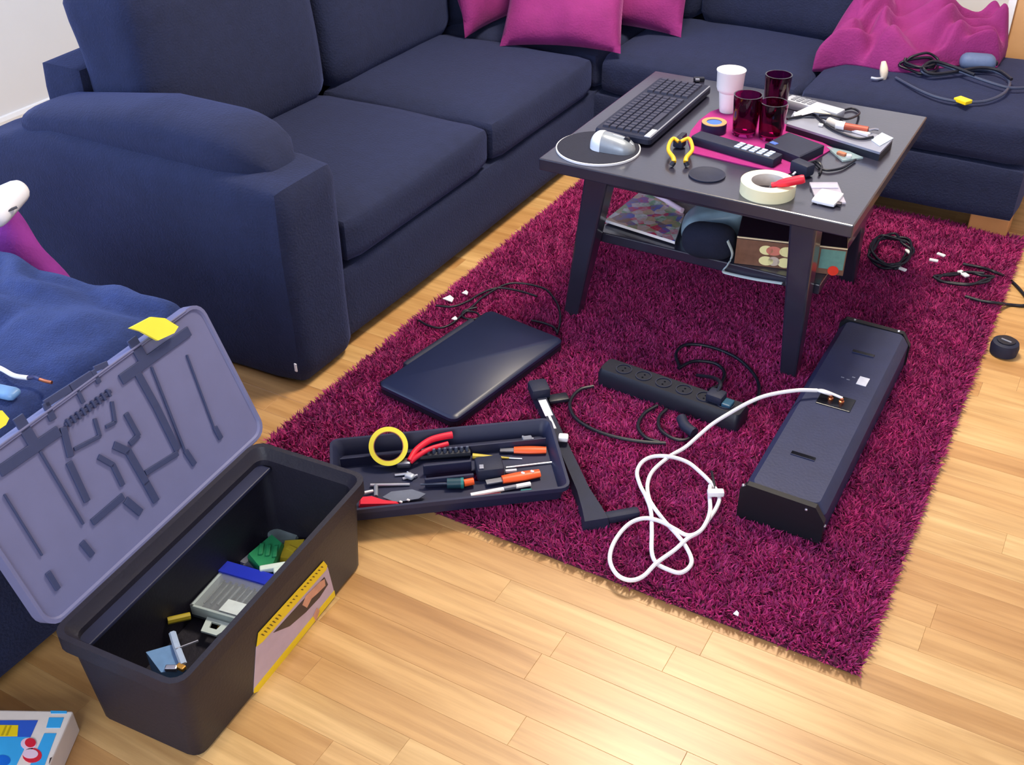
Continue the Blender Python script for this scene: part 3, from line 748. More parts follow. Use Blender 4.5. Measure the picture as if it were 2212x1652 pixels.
# pliers on the table
o = thing('pliers', 'small pliers with yellow handles standing open on the coffee table', 'pliers', at(1468, 330, TZ))
for px in (((1466, 306), (1455, 299), (1446, 310), (1444, 325), (1454, 340), (1456, 350)), ((1470, 306), (1487, 299), (1494, 310), (1495, 325), (1483, 340), (1481, 350))):
    zs = (.02, .024, .024, .022, .018, .012)
    B().tube([at(x, y, TZ + z) for (x, y), z in zip(px, zs)], lambda u: .0045 + .003 * max(0, u - .55), 10).build('handle', M('handle_yellow', (240, 180, 40), .4), o, True)
    B().tube([at(*px[-1], TZ + .012), at(px[-1][0] + (-6 if px[0][0] < 1468 else 4), px[-1][1] + 8, TZ + .004)], .0062, 10, smooth=False).build('handle_end', BLK, o, True)
B().box(at(1468, 308, TZ + .012), (.026, .028, .02), .005).build('joint', BLKM, o, True)
B().box(at(1468, 300, TZ + .01) + Vector((0, .015, 0)), (.014, .035, .012), .003).build('jaws', M('dark_steel', (60, 60, 70), .35, metal=.8), o)
# coaster
p = at(1527, 379, TZ); tag(B(Matrix.Translation(p)).lathe([(.041, 0), (.042, .001), (.042, .004), (.0385, .0045), (.037, .0036), (.0, .0036)], 48, cap1=False).build('coaster', BLKM, None, True), 'thin round black coaster next to the masking tape', 'coaster')
# masking tape roll with screwdriver across it
p = at(1657, 416, TZ); m = Matrix.Translation(p)
o = thing('masking_tape', 'cream masking tape roll at the edge of the coffee table', 'tape roll', p)
B(m).ring(.04, .0605, .028, 56).build('tape', CREAM, o, True)
B(m).ring(.0375, .0402, .0285, 56).build('core', M('card_core', (222, 216, 206), .7), o, True)
o = thing('screwdriver', 'red-handled screwdriver resting across the masking tape roll', 'screwdriver', p + Vector((.03, .02, .03)))
ca, cb = at(1667, 400, TZ + .03), at(1738, 386, TZ + .052)
def sdh(u): return .0065 + .0035 * min(1, u / .45) * (1 if u < .9 else math.sqrt(max(.1, 1 - ((u - .9) / .12) ** 2))) - .002 * math.exp(-((u - .12) / .07) ** 2)
B().tube([ca + (cb - ca) * k / 14 for k in range(15)], sdh, 12, 1).build('handle', RED, o, True)
B().tube([ca, at(1656, 417, TZ + .004)], .0028, 8, smooth=False).build('shaft', SILV, o, True)
# zip bag
o = thing('zip_bag', 'clear zip bag with white contents at the table edge', 'bag', at(1785, 420, TZ))
sheet('film', ((1748, 397), (1765, 441), (1827, 441), (1808, 397)), TZ + .001, M('bag_film', (200, 196, 216), .3, alpha=.6), None, None, .004, parent=o)
sheet('zip_strip', ((1750, 399), (1753, 407), (1811, 407), (1808, 399)), TZ + .005, M('zip_lilac', (176, 172, 200), .4), None, None, .0015, parent=o)
B().soft(at(1788, 427, TZ + .007), (.052, .066, .01), .004, 4, rot=Matrix.Rotation(-.05, 4, 'Z')).build('contents', WHITE, o, True)
B().box(at(1808, 439, TZ + .006), (.02, .012, .006), .002, rot=.2).build('screw', M('dark_screw', (70, 64, 70), .4, metal=.7), o)

# ------------------------------------------------------------------ things on the lower shelf
def flat(name, px, z, th, mat, label, cat, edge=None):
    P = [at(x, y, z + th) for x, y in px]
    o = thing(name, label, cat, sum(P, Vector()) / len(P) - Vector((0, 0, th)))
    B().loft([[(p.x, p.y, z) for p in P], [(p.x, p.y, z + th - .0006) for p in P]]).build('pages', edge or PAPERW, o)
    B().loft([[(p.x, p.y, z + th - .0005) for p in P], [(p.x, p.y, z + th) for p in P]]).build('cover', mat, o)
    return o
flat('magazine', ((1365, 430), (1470, 475), (1535, 456), (1440, 412)), SHZ, .004, MAGAZ2, 'dull grey-brown magazine lying at the back of the table shelf', 'magazine')
flat('magazine', ((1308, 474), (1458, 521), (1478, 462), (1388, 410)), SHZ + .0045, .008, MAGAZ, 'colourful blue and green magazine at the shelf front', 'magazine')
o = thing('rolled_leaflet', 'rolled pale pink leaflet lying on the colourful magazine', 'leaflet', at(1430, 430, SHZ + .013))
B().tube([at(1390, 407, SHZ + .02), at(1432, 429, SHZ + .02), at(1474, 454, SHZ + .02)], .0065, 10, 3).build('roll', PINKP, o, True)
B().tube([at(1440, 437, SHZ + .0145), at(1474, 458, SHZ + .0145)], .004, 8, smooth=False).build('inner_roll', PAPERW, o, True)
# plastic bag (behind) and dark knitted cap
b = B(); b.soft((atY(1540, 482, 2.37)), (.115, .1, .09), .03, 10, wr=.035, seed=4, rot=Matrix.Rotation(.2, 4, 'Z') @ Matrix.Rotation(.15, 4, 'X'))
for v in b.bm.verts:      # flattened where it lies on the shelf and against the box
    v.co.z = max(v.co.z, SHZ - .001); v.co.x = min(v.co.x, -.698)
tag(b.build('plastic_bag', M('bag_bluegrey', (150, 176, 192), .3, var=.3, scale=30, alpha=.8), None, True), 'crumpled pale blue plastic bag on the shelf behind the dark bundle', 'bag')
b = B(); c0 = atY(1531, 520, 2.26)
b.soft(c0, (.115, .085, .105), .042, 10, wr=.02, seed=11)
for v in b.bm.verts:      # hangs over the shelf edge
    if v.co.y > 2.243 and v.co.z < SHZ: v.co.z = SHZ - .0005
tag(b.build('cloth_bundle', M('dark_cloth', (22, 26, 46), .95, bump=.3), None, True), 'dark cloth bundle hanging over the front of the table shelf', 'cloth')
b = B(); P = [atY(x, y, 2.236) for x, y in ((1572, 520), (1582, 548), (1572, 572), (1562, 585), (1580, 592), (1632, 603), (1690, 612))]
b.tube(P, .007, 6, 5, flat=.3); tag(b.build('plastic_film', CLEARW, None, True), 'strip of crumpled clear film along the shelf edge under the box', 'film')
# printed box
bz = SHZ + .07
fa, fb = at(1590, 515, bz), at(1829, 542, bz)
ax = fb - fa; BL = ax.length; m = frame(Vector((fa.x, fa.y + .008, SHZ)), Vector((ax.x, ax.y, 0)))
bo = thing('printed_box', 'flat dark box with golden edge line and photo print on table shelf', 'box', mat=m)
BD = .17
B(m).box((BL / 2, BD / 2, .035), (BL, BD, .07), .001).build('carton', M('glossy_dark_card', (40, 28, 40), .16, var=.3, scale=50, coat=.6), bo)
fp = B(m).box((BL / 2, -.0005, .034), (BL, .001, .066)).build('front_panel', BAKE, bo)
B(m).box((BL / 2, .0005, .0705), (BL * 1.0, .004, .0028), .0005).build('edge_line', GOLD, bo)
for u, v, rw, rh, mt in ((.28, .045, .016, .012, WARM), (.35, .045, .018, .012, M('peach_print', (220, 130, 110), .4)), (.47, .046, .018, .013, WARM), (.29, .017, .017, .012, WARM), (.36, .018, .014, .012, M('beige_print', (210, 190, 170), .4)), (.46, .017, .016, .013, WARM)):
    B(m @ Matrix.Translation((u * BL, -.001, v)) @ Matrix.Rotation(PI / 2, 4, 'X')).lathe([(1, 0), (1, .0006)], 20, m=Matrix.Diagonal((rw, rh, 1, 1))).build('print_spot', mt, fp)
B(m).box((.88 * BL, -.0012, .04), (.22 * BL, .0006, .05)).build('print_panel', TEALP, fp)
B(m).box((.57 * BL, -.0012, .036), (.1 * BL, .0006, .05)).build('print_panel', M('slate_blue_print', (70, 90, 120), .4, var=.3), fp)
B(m @ Matrix.Translation((.905 * BL, -.0018, .012)) @ Matrix.Rotation(PI / 2, 4, 'X')).lathe([(.0125, 0), (.0125, .0008)], 24).build('sticker', M('sticker_red', (235, 60, 40), .4), fp)

# ------------------------------------------------------------------ things on the rug
# closed laptop
L0 = [at(x, y, RZ + .03) for x, y in ((812, 828), (1062, 664), (1215, 733), (985, 903))]
xa = ((L0[1] - L0[0]) + (L0[2] - L0[3])); c = sum(L0, Vector()) / 4
LL, LW = xa.length / 2, ((L0[3] - L0[0]).length + (L0[2] - L0[1]).length) / 2
m = frame(Vector((c.x, c.y, RZ - .004)), Vector((xa.x, xa.y, 0)))
lo = thing('closed_laptop', 'flat black closed laptop lying on the magenta rug', 'laptop', mat=m)
B(m).loft([rrect(LL / 2 - .01, LW / 2 - .01, .015, 0), rrect(LL / 2, LW / 2, .018, .008), rrect(LL / 2, LW / 2, .018, .019)]).build('base', BLK, lo, True)
B(m).loft([rrect(LL / 2, LW / 2, .018, .0205), rrect(LL / 2, LW / 2, .018, .029), rrect(LL / 2 - .006, LW / 2 - .006, .014, .034)]).build('lid', M('laptop_lid', (30, 37, 66), .38, var=.15, scale=10), lo, True)
B(m).box((.02, LW / 2 + .006, .017), (LL * .62, .02, .03), .008).build('battery', BLKM, lo, True)
B(m).box((-LL * .42, LW / 2 - .004, .02), (.05, .018, .02), .006).build('hinge', BLK, lo, True)
B(m).box((LL * .42, LW / 2 - .004, .02), (.05, .018, .02), .006).build('hinge', BLK, lo, True)

# power strip
a = [at(x, y, RZ + .042) for x, y in ((1311, 765), (1297, 795), (1597, 896), (1622, 872))]
ca, cb = (a[0] + a[1]) / 2, (a[2] + a[3]) / 2; ax = cb - ca
m = frame(Vector((ca.x, ca.y, RZ - .004)), Vector((ax.x, ax.y, 0))); PL = ax.length
po = thing('power_strip', 'black multi-socket power strip lying on the rug', 'power strip', mat=m)
B(m).loft([rrect(PL / 2, .034, .012, 0, 4, PL / 2), rrect(PL / 2, .034, .012, .03, 4, PL / 2), rrect(PL / 2 - .004, .026, .01, .042, 4, PL / 2)]).build('body', BLK, po, True)
for i in range(6):
    q = m @ Matrix.Translation((.055 + i * .052, 0, .0415))
    s_ = B(q).ring(.017, .0195, .003, 20).build('socket', BLKM, po, True)
    for d in (-1, 1): B(q @ Matrix.Translation((0, d * .006, 0))).lathe([(.0024, 0), (.0024, .0012)], 8).build('socket_hole', BLKG, s_)
B(m).box((PL * .8, .004, .052), (.04, .036, .022), .006).build('plug', BLKM, po, True)
B(m).box((PL * .885, 0, .045), (.022, .028, .012), .003).build('switch', M('switch_teal', (44, 84, 110), .35), po)
B(m).tube([(PL * .8, .01, .06), (PL * .79, .03, .07), (PL * .70, .07, .05), (PL * .55, .10, .02)], .0045, 8).build('plug_lead', BLACKC, po, True)
RZC = RZ + .004
cable('power_lead', [at(x, y, RZC) for x, y in ((1470, 795), (1460, 765), (1480, 745), (1530, 748), (1590, 772), (1630, 810), (1640, 845), (1630, 872))], .0042, BLACKC, 'black lead looping on the rug behind the power strip')
cable('power_lead', [at(x, y, RZC + .004) for x, y in ((1465, 795), (1500, 780), (1545, 785), (1565, 805), (1555, 830), (1530, 842))], .0042, BLACKC, 'short black lead coiling close behind the power strip')
o = thing('mains_lead', 'long black mains lead with plug wandering in front of the power strip', 'cable', at(1400, 940, RZ))
B().tube([at(x, y, RZC) for x, y in ((1282, 834), (1252, 842), (1232, 866), (1236, 893), (1258, 915), (1300, 935), (1350, 948), (1400, 955), (1438, 957))], .0042, 8).build('lead', BLACKC, o, True)
B().tube([at(x, y, RZC) for x, y in ((1420, 876), (1392, 893), (1378, 920), (1395, 945), (1425, 955))], .0042, 8).build('lead', BLACKC, o, True)
B().tube([at(x, y, RZC + .01) for x, y in ((1500, 935), (1480, 920), (1472, 903))], .012, 12, 4).build('plug', BLKM, o, True)
B().tube([at(x, y, RZC) for x, y in ((1500, 935), (1480, 950), (1450, 945), (1425, 925), (1424, 901), (1440, 884))], .004, 8).build('lead', BLACKC, o, True)
# cables behind the laptop
cable('thin_cable', [at(x, y, RZC) for x, y in ((905, 692), (925, 703), (952, 708), (978, 698), (998, 680), (1023, 660), (1046, 640), (1102, 612), (1170, 621), (1197, 645), (1209, 672), (1209, 700), (1203, 722))], .003, BLACKC, 'thin black cable running from the laptop round the table leg')
cable('thin_cable', [at(x, y, RZC) for x, y in ((942, 660), (978, 662), (1012, 650), (1039, 634), (1075, 622), (1120, 628), (1160, 640))], .003, BLACKC, 'thin black cable strand between laptop and sofa')
cable('thin_cable', [at(x, y, RZC) for x, y in ((1148, 692), (1172, 697), (1195, 706), (1204, 718))], .003, BLACKC, 'short black lead at the far end of the laptop')
cable('thin_cable', [at(x, y, RZC) for x, y in ((998, 680), (1010, 672), (1030, 676), (1035, 685), (1020, 690), (1000, 685), (1002, 672), (1030, 664))], .003, BLACKC, 'small black cable loop at the corner of the laptop')
for x, y, s_, lab in ((969, 647, .016, 'white paper scrap on the rug edge between laptop and sofa'), (1005, 634, .009, 'tiny white scrap on the rug behind the laptop cables'), (982, 690, .008, 'tiny white crumb on the rug close to the laptop corner'),
                      (1590, 1327, .005, 'tiny white speck on the bare front of the rug')):
    p = at(x, y, RZ + .004); b = B(); b.loft([[p + Vector((-s_, -s_ * .3, 0)), p + Vector((s_, -s_ * .5, 0)), p + Vector((s_ * .8, s_ * .4, .003)), p + Vector((-s_ * .2, s_ * .8, .005))], [p + Vector((-s_, -s_ * .3, .002)), p + Vector((s_, -s_ * .5, .002)), p + Vector((s_ * .8, s_ * .4, .005)), p + Vector((-s_ * .2, s_ * .8, .007))]])
    tag(b.build('paper_scrap', WHITE), lab, 'scrap')
# black bracket arm with white sticker
a, c = at(1160, 842, RZ + .012), at(1290, 1128, RZ + .012); ax = c - a; BLn = ax.length
m = frame(Vector((a.x, a.y, RZ - .004)), Vector((ax.x, ax.y, 0)))
o = thing('bracket_arm', 'black bracket arm with white sticker lying beside the tool tray', 'bracket', mat=m)
B(m).loft([[(0, -.016, 0), (BLn * .2, -.014, 0), (BLn * .8, -.018, 0), (BLn * .92, -.024, 0), (BLn, -.03, 0), (BLn + .005, .026, 0), (BLn * .93, .024, 0), (BLn * .8, .017, 0), (BLn * .2, .014, 0), (0, .016, 0)],
           [(0, -.012, .024), (BLn * .2, -.010, .024), (BLn * .8, -.014, .024), (BLn * .92, -.02, .024), (BLn, -.026, .024), (BLn + .001, .022, .024), (BLn * .93, .02, .024), (BLn * .8, .013, .024), (BLn * .2, .01, .024), (0, .012, .024)]]).build('bar', BLKM, o, True, ang=20)
B(m).box((.018, .0, .03), (.05, .046, .03), .008).build('head', BLKM, o, True)
B(m).box((.04, .04, .012), (.03, .05, .012), .005).build('clip', BLK, o, True)
B(m).box((BLn - .012, .055, .012), (.022, .075, .02), .006).build('foot_tab', BLKM, o, True)
B(m).box((.085, -.002, .0246), (.062, .018, .0012)).build('sticker', WHITE, o)
B(m).box((.14, -.002, .0245), (.05, .006, .001)).build('sticker_tail', WHITE, o)
p = at(1217, 945, RZ + .035); B().box(p, (.022, .02, .012), .004, rot=.4).build('white_clip', WHITE, o, True)
# speaker lying face down
SX0, SX1, SY0, SY1 = -.428, -.262, 1.645, 2.37
m = Matrix.Translation((0, 0, 0))
spk = thing('speaker', 'long black loudspeaker lying face down on the rug', 'speaker', ((SX0 + SX1) / 2, (SY0 + SY1) / 2, RZ))
cx, cy = (SX0 + SX1) / 2, (SY0 + SY1) / 2; hx, hy = (SX1 - SX0) / 2, (SY1 - SY0) / 2
SPZ = .1
def chline(z, ix, iy): return [(cx - hx + ix, cy - hy + iy, z), (cx + hx - ix, cy - hy + iy, z), (cx + hx - ix, cy + hy - iy, z), (cx - hx + ix, cy + hy - iy, z)]
b = B(); b.loft([rrect(hx, hy - .012, .012, RZ - .004, 3, cx, cy), rrect(hx, hy - .012, .012, SPZ - .022, 3, cx, cy), rrect(hx - .012, hy - .014, .012, SPZ - .004, 3, cx, cy), rrect(hx - .016, hy - .016, .012, SPZ, 3, cx, cy)])
body = b.build('cabinet', M('speaker_black', (36, 43, 76), .5, var=.2, scale=25, bump=.1), spk, True, ang=25)
for y0 in (SY0, SY1 - .014):
    q = B(Matrix.Translation((cx, y0, 0))); q.loft([[(x, 0, z) for x, z in ((-hx - .003, RZ - .004), (hx + .003, RZ - .004), (hx + .003, SPZ - .03), (hx - .018, SPZ + .001), (-hx + .01, SPZ + .003), (-hx - .003, SPZ - .012))], [(x, .014, z) for x, z in ((-hx - .003, RZ - .004), (hx + .003, RZ - .004), (hx + .003, SPZ - .03), (hx - .018, SPZ + .001), (-hx + .01, SPZ + .003), (-hx - .003, SPZ - .012))]])
    q.build('end_cap', BLKG if False else M('cap_black', (14, 15, 24), .5), spk)
for (x, y) in ((1735, 985), (1865, 764)):
    p = at(x, y, SPZ); k = B(); k.box((p.x, p.y, SPZ + .0008), (.05, .012, .002), .0008, rot=.0); sl = k.build('keyhole_slot', BLKG, spk)
    B().box((p.x, p.y - .006, SPZ + .0012), (.05, .0016, .0016)).build('slot_edge', MATS['speaker_black'], sl)
p = at(1805, 868, SPZ); tp = B(); tp.box((p.x, p.y, SPZ + .001), (.075, .05, .003), .001); tp = tp.build('terminal_plate', BLKG, spk)
for dx in (-.012, .012): B(Matrix.Translation((p.x + dx, p.y, SPZ + .001))).lathe([(.006, 0), (.006, .006), (.0035, .007), (.0035, .012)], 12).build('terminal_post', COPPER, tp, True)
p = at(1864, 824, SPZ); B().box((p.x, p.y, SPZ + .0006), (.022, .034, .001), rot=-.02).build('label_sticker', M('silver_label', (214, 216, 228), .4), spk)
for i in range(4):
    q = at(1820 + i * 12, 815 + (i % 2) * 5, SPZ); B().box((q.x, q.y, SPZ + .0004), (.007, .003, .0006)).build('printed_mark', GREY, spk)
for (x, y, z) in ((1606, 1048, SPZ - .005), (1742, 1100, SPZ - .01), (1781, 1136, .055)):
    B().box(at(x, y, z), (.007, .007, .007), .003).build('screw', SILV, spk)
for dx in (.03, hx * 2 - .03):
    B().box((SX0 + dx, SY1 - .006, SPZ + .001), (.007, .007, .005), .002).build('screw', SILV, spk)
# white speaker cable
wpts = [(1765, 843, .118), (1720, 843, .122), (1660, 853, .115), (1620, 868, .105), (1580, 890, .085), (1540, 915, .065), (1510, 940, .05), (1480, 966, .036), (1446, 986, .032), (1411, 1016, .03), (1399, 1044, .03), (1401, 1072, .03), (1411, 1093, .034), (1436, 1126, .03), (1461, 1153, .034), (1482, 1181, .03), (1494, 1209, .03), (1487, 1227, .03), (1468, 1237, .03), (1443, 1230, .03), (1418, 1216, .03), (1408, 1192, .03), (1408, 1149, .03), (1406, 1104, .03), (1395, 1072, .03), (1383, 1048, .034), (1376, 1020, .03), (1387, 998, .03), (1411, 986, .03), (1447, 986, .037), (1485, 998, .03), (1513, 1020, .03), (1534, 1041, .03), (1547, 1058, .034), (1554, 1076, .03), (1547, 1097, .03), (1531, 1121, .03), (1513, 1146, .034), (1485, 1163, .037), (1457, 1188, .034), (1418, 1216, .037), (1390, 1244, .03), (1362, 1253, .03), (1334, 1242, .03), (1318, 1213, .03), (1322, 1181, .03), (1341, 1149, .03), (1366, 1127, .03), (1397, 1119, .036), (1429, 1127, .036), (1457, 1142, .037), (1485, 1156, .037), (1510, 1149, .03), (1527, 1125, .036), (1534, 1100, .03), (1533, 1072, .03), (1534, 1048, .037)]
wc = thing('speaker_cable', 'white speaker cable coiled on the rug and wired into the black speaker', 'cable', at(1420, 1150, RZ))
B().tube([at(x, y, z) for x, y, z in wpts], .0043, 8, 6).build('cord', WHITE, wc, True)
tpn = at(1805, 868, SPZ)
for dx, k in ((-.012, 0), (.012, 1)):
    B().tube([at(1765, 843, .118), at(1781, 848 - k * 4, .12), Vector((tpn.x + dx, tpn.y + .004, SPZ + .012))], .003, 8).build('wire_end', WHITE, wc, True)
B().box(at(1546, 1064, .04), (.034, .016, .012), .003, rot=.5).build('cable_tie', WHITE, wc, True)
B().tube([at(1545, 1058, .035), at(1541, 1035, .035), at(1537, 1018, .032)], .003, 6).build('tie_strap', BLACKC, wc, True)
# cable tangle near the sofa end, scraps
def tangle(name, cxp, cyp, rx, ry, turns, seed, label, r=.0038, z=RZC):
    rg = random.Random(seed); pts = []
    for i in range(turns * 9):
        a = i / 9 * 2 * PI; k = .65 + .35 * rg.random()
        pts.append(at(cxp + rx * k * math.cos(a) + rg.uniform(-4, 4), cyp + ry * k * math.sin(a) + rg.uniform(-3, 3), z + .004 * (i % 3) + .0012 * i / 3))
    return cable(name, pts, r, BLACKC, label, 'cable', None, 4, 6)
tangle('cable_tangle', 1925, 543, 52, 38, 5, 4, 'black cable tangle on the rug between table and sofa end')
tangle('cable_tangle', 2085, 600, 70, 14, 2, 9, 'loose flat black cable loop on the far rug corner')
for x, y, s_, lab in ((1962, 543, .012, 'dull white plug scrap on the black tangle, upper side'), (1949, 581, .012, 'white plug scrap at the near side of the black tangle'), (2033, 550, .012, 'pinkish white scrap, farther of the close pair on the rug'), (2017, 562, .012, 'grey-white scrap, nearer of the close pair on the rug'), (2081, 591, .017, 'largest bright white scrap on the far rug corner')):
    p = at(x, y, RZ + .012); b = B(); b.box(p, (s_ * 2, s_ * .9, .006), .002, rot=random.uniform(-.9, .3)); tag(b.build('white_scrap', WHITE, None), lab, 'scrap')
cable('floor_cable', [at(x, y, z) for x, y, z in ((2080, 570, RZC), (2120, 578, RZC), (2150, 588, .032), (2175, 600, .006), (2200, 622, .005), (2222, 652, .005), (2212, 660, .005), (2180, 658, .005), (2150, 654, .026), (2120, 650, RZC), (2085, 640, RZC))], .0045, BLACKC, 'black cable arching off the rug onto the wooden floor')
p = at(2166, 763, 0); m = Matrix.Translation(p)
o = thing('black_puck', 'small round black puck standing on the wooden floor near the rug', 'puck', p)
B(m).lathe([(.026, 0), (.032, .003), (.034, .022), (.031, .034), (.026, .037)], 28).build('body', BLKM, o, True)
B(m).lathe([(.022, .037), (.022, .040), (.018, .041), (.0, .039)], 24, cap1=False).build('cap', BLK, o, True)
B(m).box((.0, -.004, .0405), (.026, .005, .002), .0008, rot=-.3).build('painted_highlight', GREY, o)  # grey strip that paints the highlight on the puck's top

# ------------------------------------------------------------------ ottoman side at left
ot = thing('ottoman', 'navy fabric ottoman standing behind the open toolbox lid', 'ottoman', (-1.77, .72, 0))
B().soft((-1.77, .72, .18), (.77, 1.0, .33), .03, 8).build('base', NAVY, ot, True)
B().soft((-1.762, .72, .375), (.795, 1.01, .11), .03, 10, puff=.01, wr=.004).build('top_cushion', NAVY, ot, True)
for x in (-2.08, -1.46):
    for y in (.3, 1.14): B().bb(x - .04, x + .04, y - .04, y + .04, 0, .02).build('foot', WOODF, ot)
# denim garment
def garment():
    b = bmesh.new(); nx, ny_ = 44, 44; G = {}
    for i in range(nx + 1):
        for j in range(ny_ + 1):
            u, v = i / nx, j / ny_
            x = -2.12 + .715 * u + .012 * math.sin(v * 11); y = .62 + .60 * v + .012 * math.sin(u * 9)
            e = min(1, min(u, 1 - u, v, 1 - v) / .09); e = math.sqrt(max(0, 1 - (1 - e) ** 2))
            f = abs(math.sin(6 * u + 9 * v + 2.5 * mnoise.noise(Vector((x * 6, y * 6, 2)))))
            z = .428 + e * (.02 + .022 * f ** 1.5 + .02 * mnoise.noise(Vector((x * 9, y * 9, 7))))
            G[i, j] = b.verts.new((x, y, z))
    for i in range(nx):
        for j in range(ny_): b.faces.new((G[i, j], G[i + 1, j], G[i + 1, j + 1], G[i, j + 1]))
    ed = [(i, 0) for i in range(nx + 1)] + [(nx, j) for j in range(1, ny_ + 1)] + [(i, ny_) for i in range(nx - 1, -1, -1)] + [(0, j) for j in range(ny_ - 1, 0, -1)]
    bot = [b.verts.new((G[k].co.x, G[k].co.y, .424)) for k in ed]
    for q in range(len(ed)):
        r = (q + 1) % len(ed); b.faces.new((G[ed[q]], bot[q], bot[r], G[ed[r]]))
    b.faces.new(bot[::-1])
    k = B(); k.bm.free(); k.bm = b
    return k.build('denim_garment', DENIM, None, True, ang=70)
tag(garment(), 'crumpled dark blue denim garment spread over the ottoman', 'clothing')
ea, eb = atY(35, 478, 1.33), atY(133, 614, 1.33)
up_ = (ea - eb).normalized(); xa_ = Vector((-up_.z, 0, up_.x)) * (-1); xa_ = xa_ if xa_.x > 0 else -xa_
cushion((ea + eb) / 2 - xa_ * .155 - up_ * .17, xa_, up_, .33, .34, .11, 'throw_cushion', 'purple cushion standing between the ottoman and the sofa arm', PURP, 12)
o = thing('white_handset', 'rounded white plastic object with a dark slit on the purple cushion', 'plastic object', atY(0, 480, 1.27))
pw = atY(-4, 447, 1.282)
mrot = Matrix.Rotation(math.radians(-25), 4, 'Y') @ Matrix.Rotation(math.radians(20), 4, 'X')
B().soft(pw, (.125, .12, .052), .025, 8, rot=mrot).build('shell', WHITE, o, True)
sl = [atP(x, y, pw + (CAM - pw).normalized() * .06, (CAM - pw).normalized()) for x, y in ((-25, 478), (-2, 465), (18, 455), (37, 447))]
B().tube(sl, .004, 6, 4, flat=.6).build('slit', M('slit_grey', (60, 60, 70), .6), o, True)
o = thing('stripped_wire', 'white wire with bare copper end lying on the denim by the lid', 'wire', at(50, 812, .45))
zz = .466
B().tube([at(x, y, zz) for x, y in ((-60, 770), (0, 795), (30, 811), (60, 816))], .0042, 8).build('insulation', WHITE, o, True)
B().tube([at(x, y, zz) for x, y in ((60, 816), (75, 815), (86, 819))], .0035, 8).build('sleeve', M('sleeve_navy', (44, 48, 96), .5), o, True)
B().tube([at(x, y, zz) for x, y in ((86, 819), (98, 823), (112, 826))], .003, 8).build('copper_end', COPPER, o, True)
o = tag(B().soft(at(5, 846, zz), (.06, .028, .016), .008, 5, rot=Matrix.Rotation(.2, 4, 'Z')).build('grey_tool_end', BLUEG, None, True), 'pale blue-grey tool end lying under the stripped wire', 'tool')

# ------------------------------------------------------------------ toolbox
tbc = Vector((-1.113, .926, 0)); trz = math.radians(4.2)
tm = Matrix.Translation(tbc) @ Matrix.Rotation(trz, 4, 'Z')
tb = thing('toolbox', 'large open black plastic toolbox with grey lid and yellow latches', 'toolbox', mat=tm)
HX, HY, TH_ = .128, .270, .213
b = B(tm)
b.loft([rrect(HX - .026, HY - .024, .02, 0), rrect(HX - .022, HY - .02, .024, .006), rrect(HX - .012, HY - .012, .026, TH_ - .035), rrect(HX, HY, .028, TH_ - .03), rrect(HX, HY, .028, TH_),
        rrect(HX - .01, HY - .01, .022, TH_), rrect(HX - .017, HY - .017, .022, TH_ - .014), rrect(HX - .022, HY - .022, .02, TH_ - .02), rrect(HX - .03, HY - .03, .018, .008)])
b.build('body', TBX, tb, True, ang=30)
# inner ledge along the hinge side
B(tm).box((-HX + .034, 0, TH_ - .035), (.03, HY * 1.8, .008), .002).build('ledge', TBI, tb)
# sticker on the right side (local +x face)
def side(y, z, off=.0006):
    k = (z - .006) / (TH_ - .041); xx = (HX - .022) + .010 * k
    return tm @ Vector((xx + off, y, z))
SN = (tm.to_3x3() @ Vector((1, 0, -.05))).normalized()
def spatch(name, poly, off, mat, parent):
    P = [side(y, z, off) for y, z in poly]; b = B(); b.slab(P, SN, .0006); return b.build(name, mat, parent)
def toside(x, y):
    P0 = side(0, .05); return tm.inverted() @ atP(x, y, P0, SN)
def sp(pxl): return [(toside(x, y).y, toside(x, y).z) for x, y in pxl]
stk = spatch('label_sticker', sp(((553, 1397), (700, 1213), (708, 1226), (724, 1285), (548, 1495))), .0, LILAC, tb)
spatch('yellow_band', sp(((553, 1396), (557, 1366), (698, 1211), (706, 1221), (704, 1230), (566, 1386))), .0008, YEL, stk)
spatch('yellow_edge', sp(((548, 1497), (549, 1487), (722, 1275), (724, 1287), (560, 1492))), .0008, YEL, stk)
spatch('dark_figure', sp(((590, 1366), (650, 1300), (700, 1246), (708, 1262), (690, 1290), (660, 1322), (625, 1352))), .0007, DARKP, stk)
spatch('tan_figure', sp(((652, 1306), (660, 1286), (690, 1256), (700, 1250), (702, 1264), (686, 1280), (672, 1292), (662, 1312))), .0012, FLESH, stk)
spatch('tan_figure', sp(((676, 1330), (684, 1312), (690, 1318), (682, 1342))), .0012, FLESH, stk)
# dark lettering marks in the band (too small to read in the photograph)
b0, b1 = Vector((563, 1374)), Vector((697, 1221))
for i in range(22):
    if i in (7, 8, 13): continue
    u = (i + .5) / 22; c = b0 + (b1 - b0) * u; d = (b1 - b0).normalized(); nn = Vector((-d.y, d.x)); hw = 4.2 if i < 7 else 2.4
    q = [c - d * 2 - nn * hw, c + d * 1.6 - nn * hw * .5, c + d * 2 + nn * hw, c - d * .6 + nn * hw * .4]
    spatch('letter_mark', sp([(v.x, v.y) for v in q]), .0014, INK, stk)
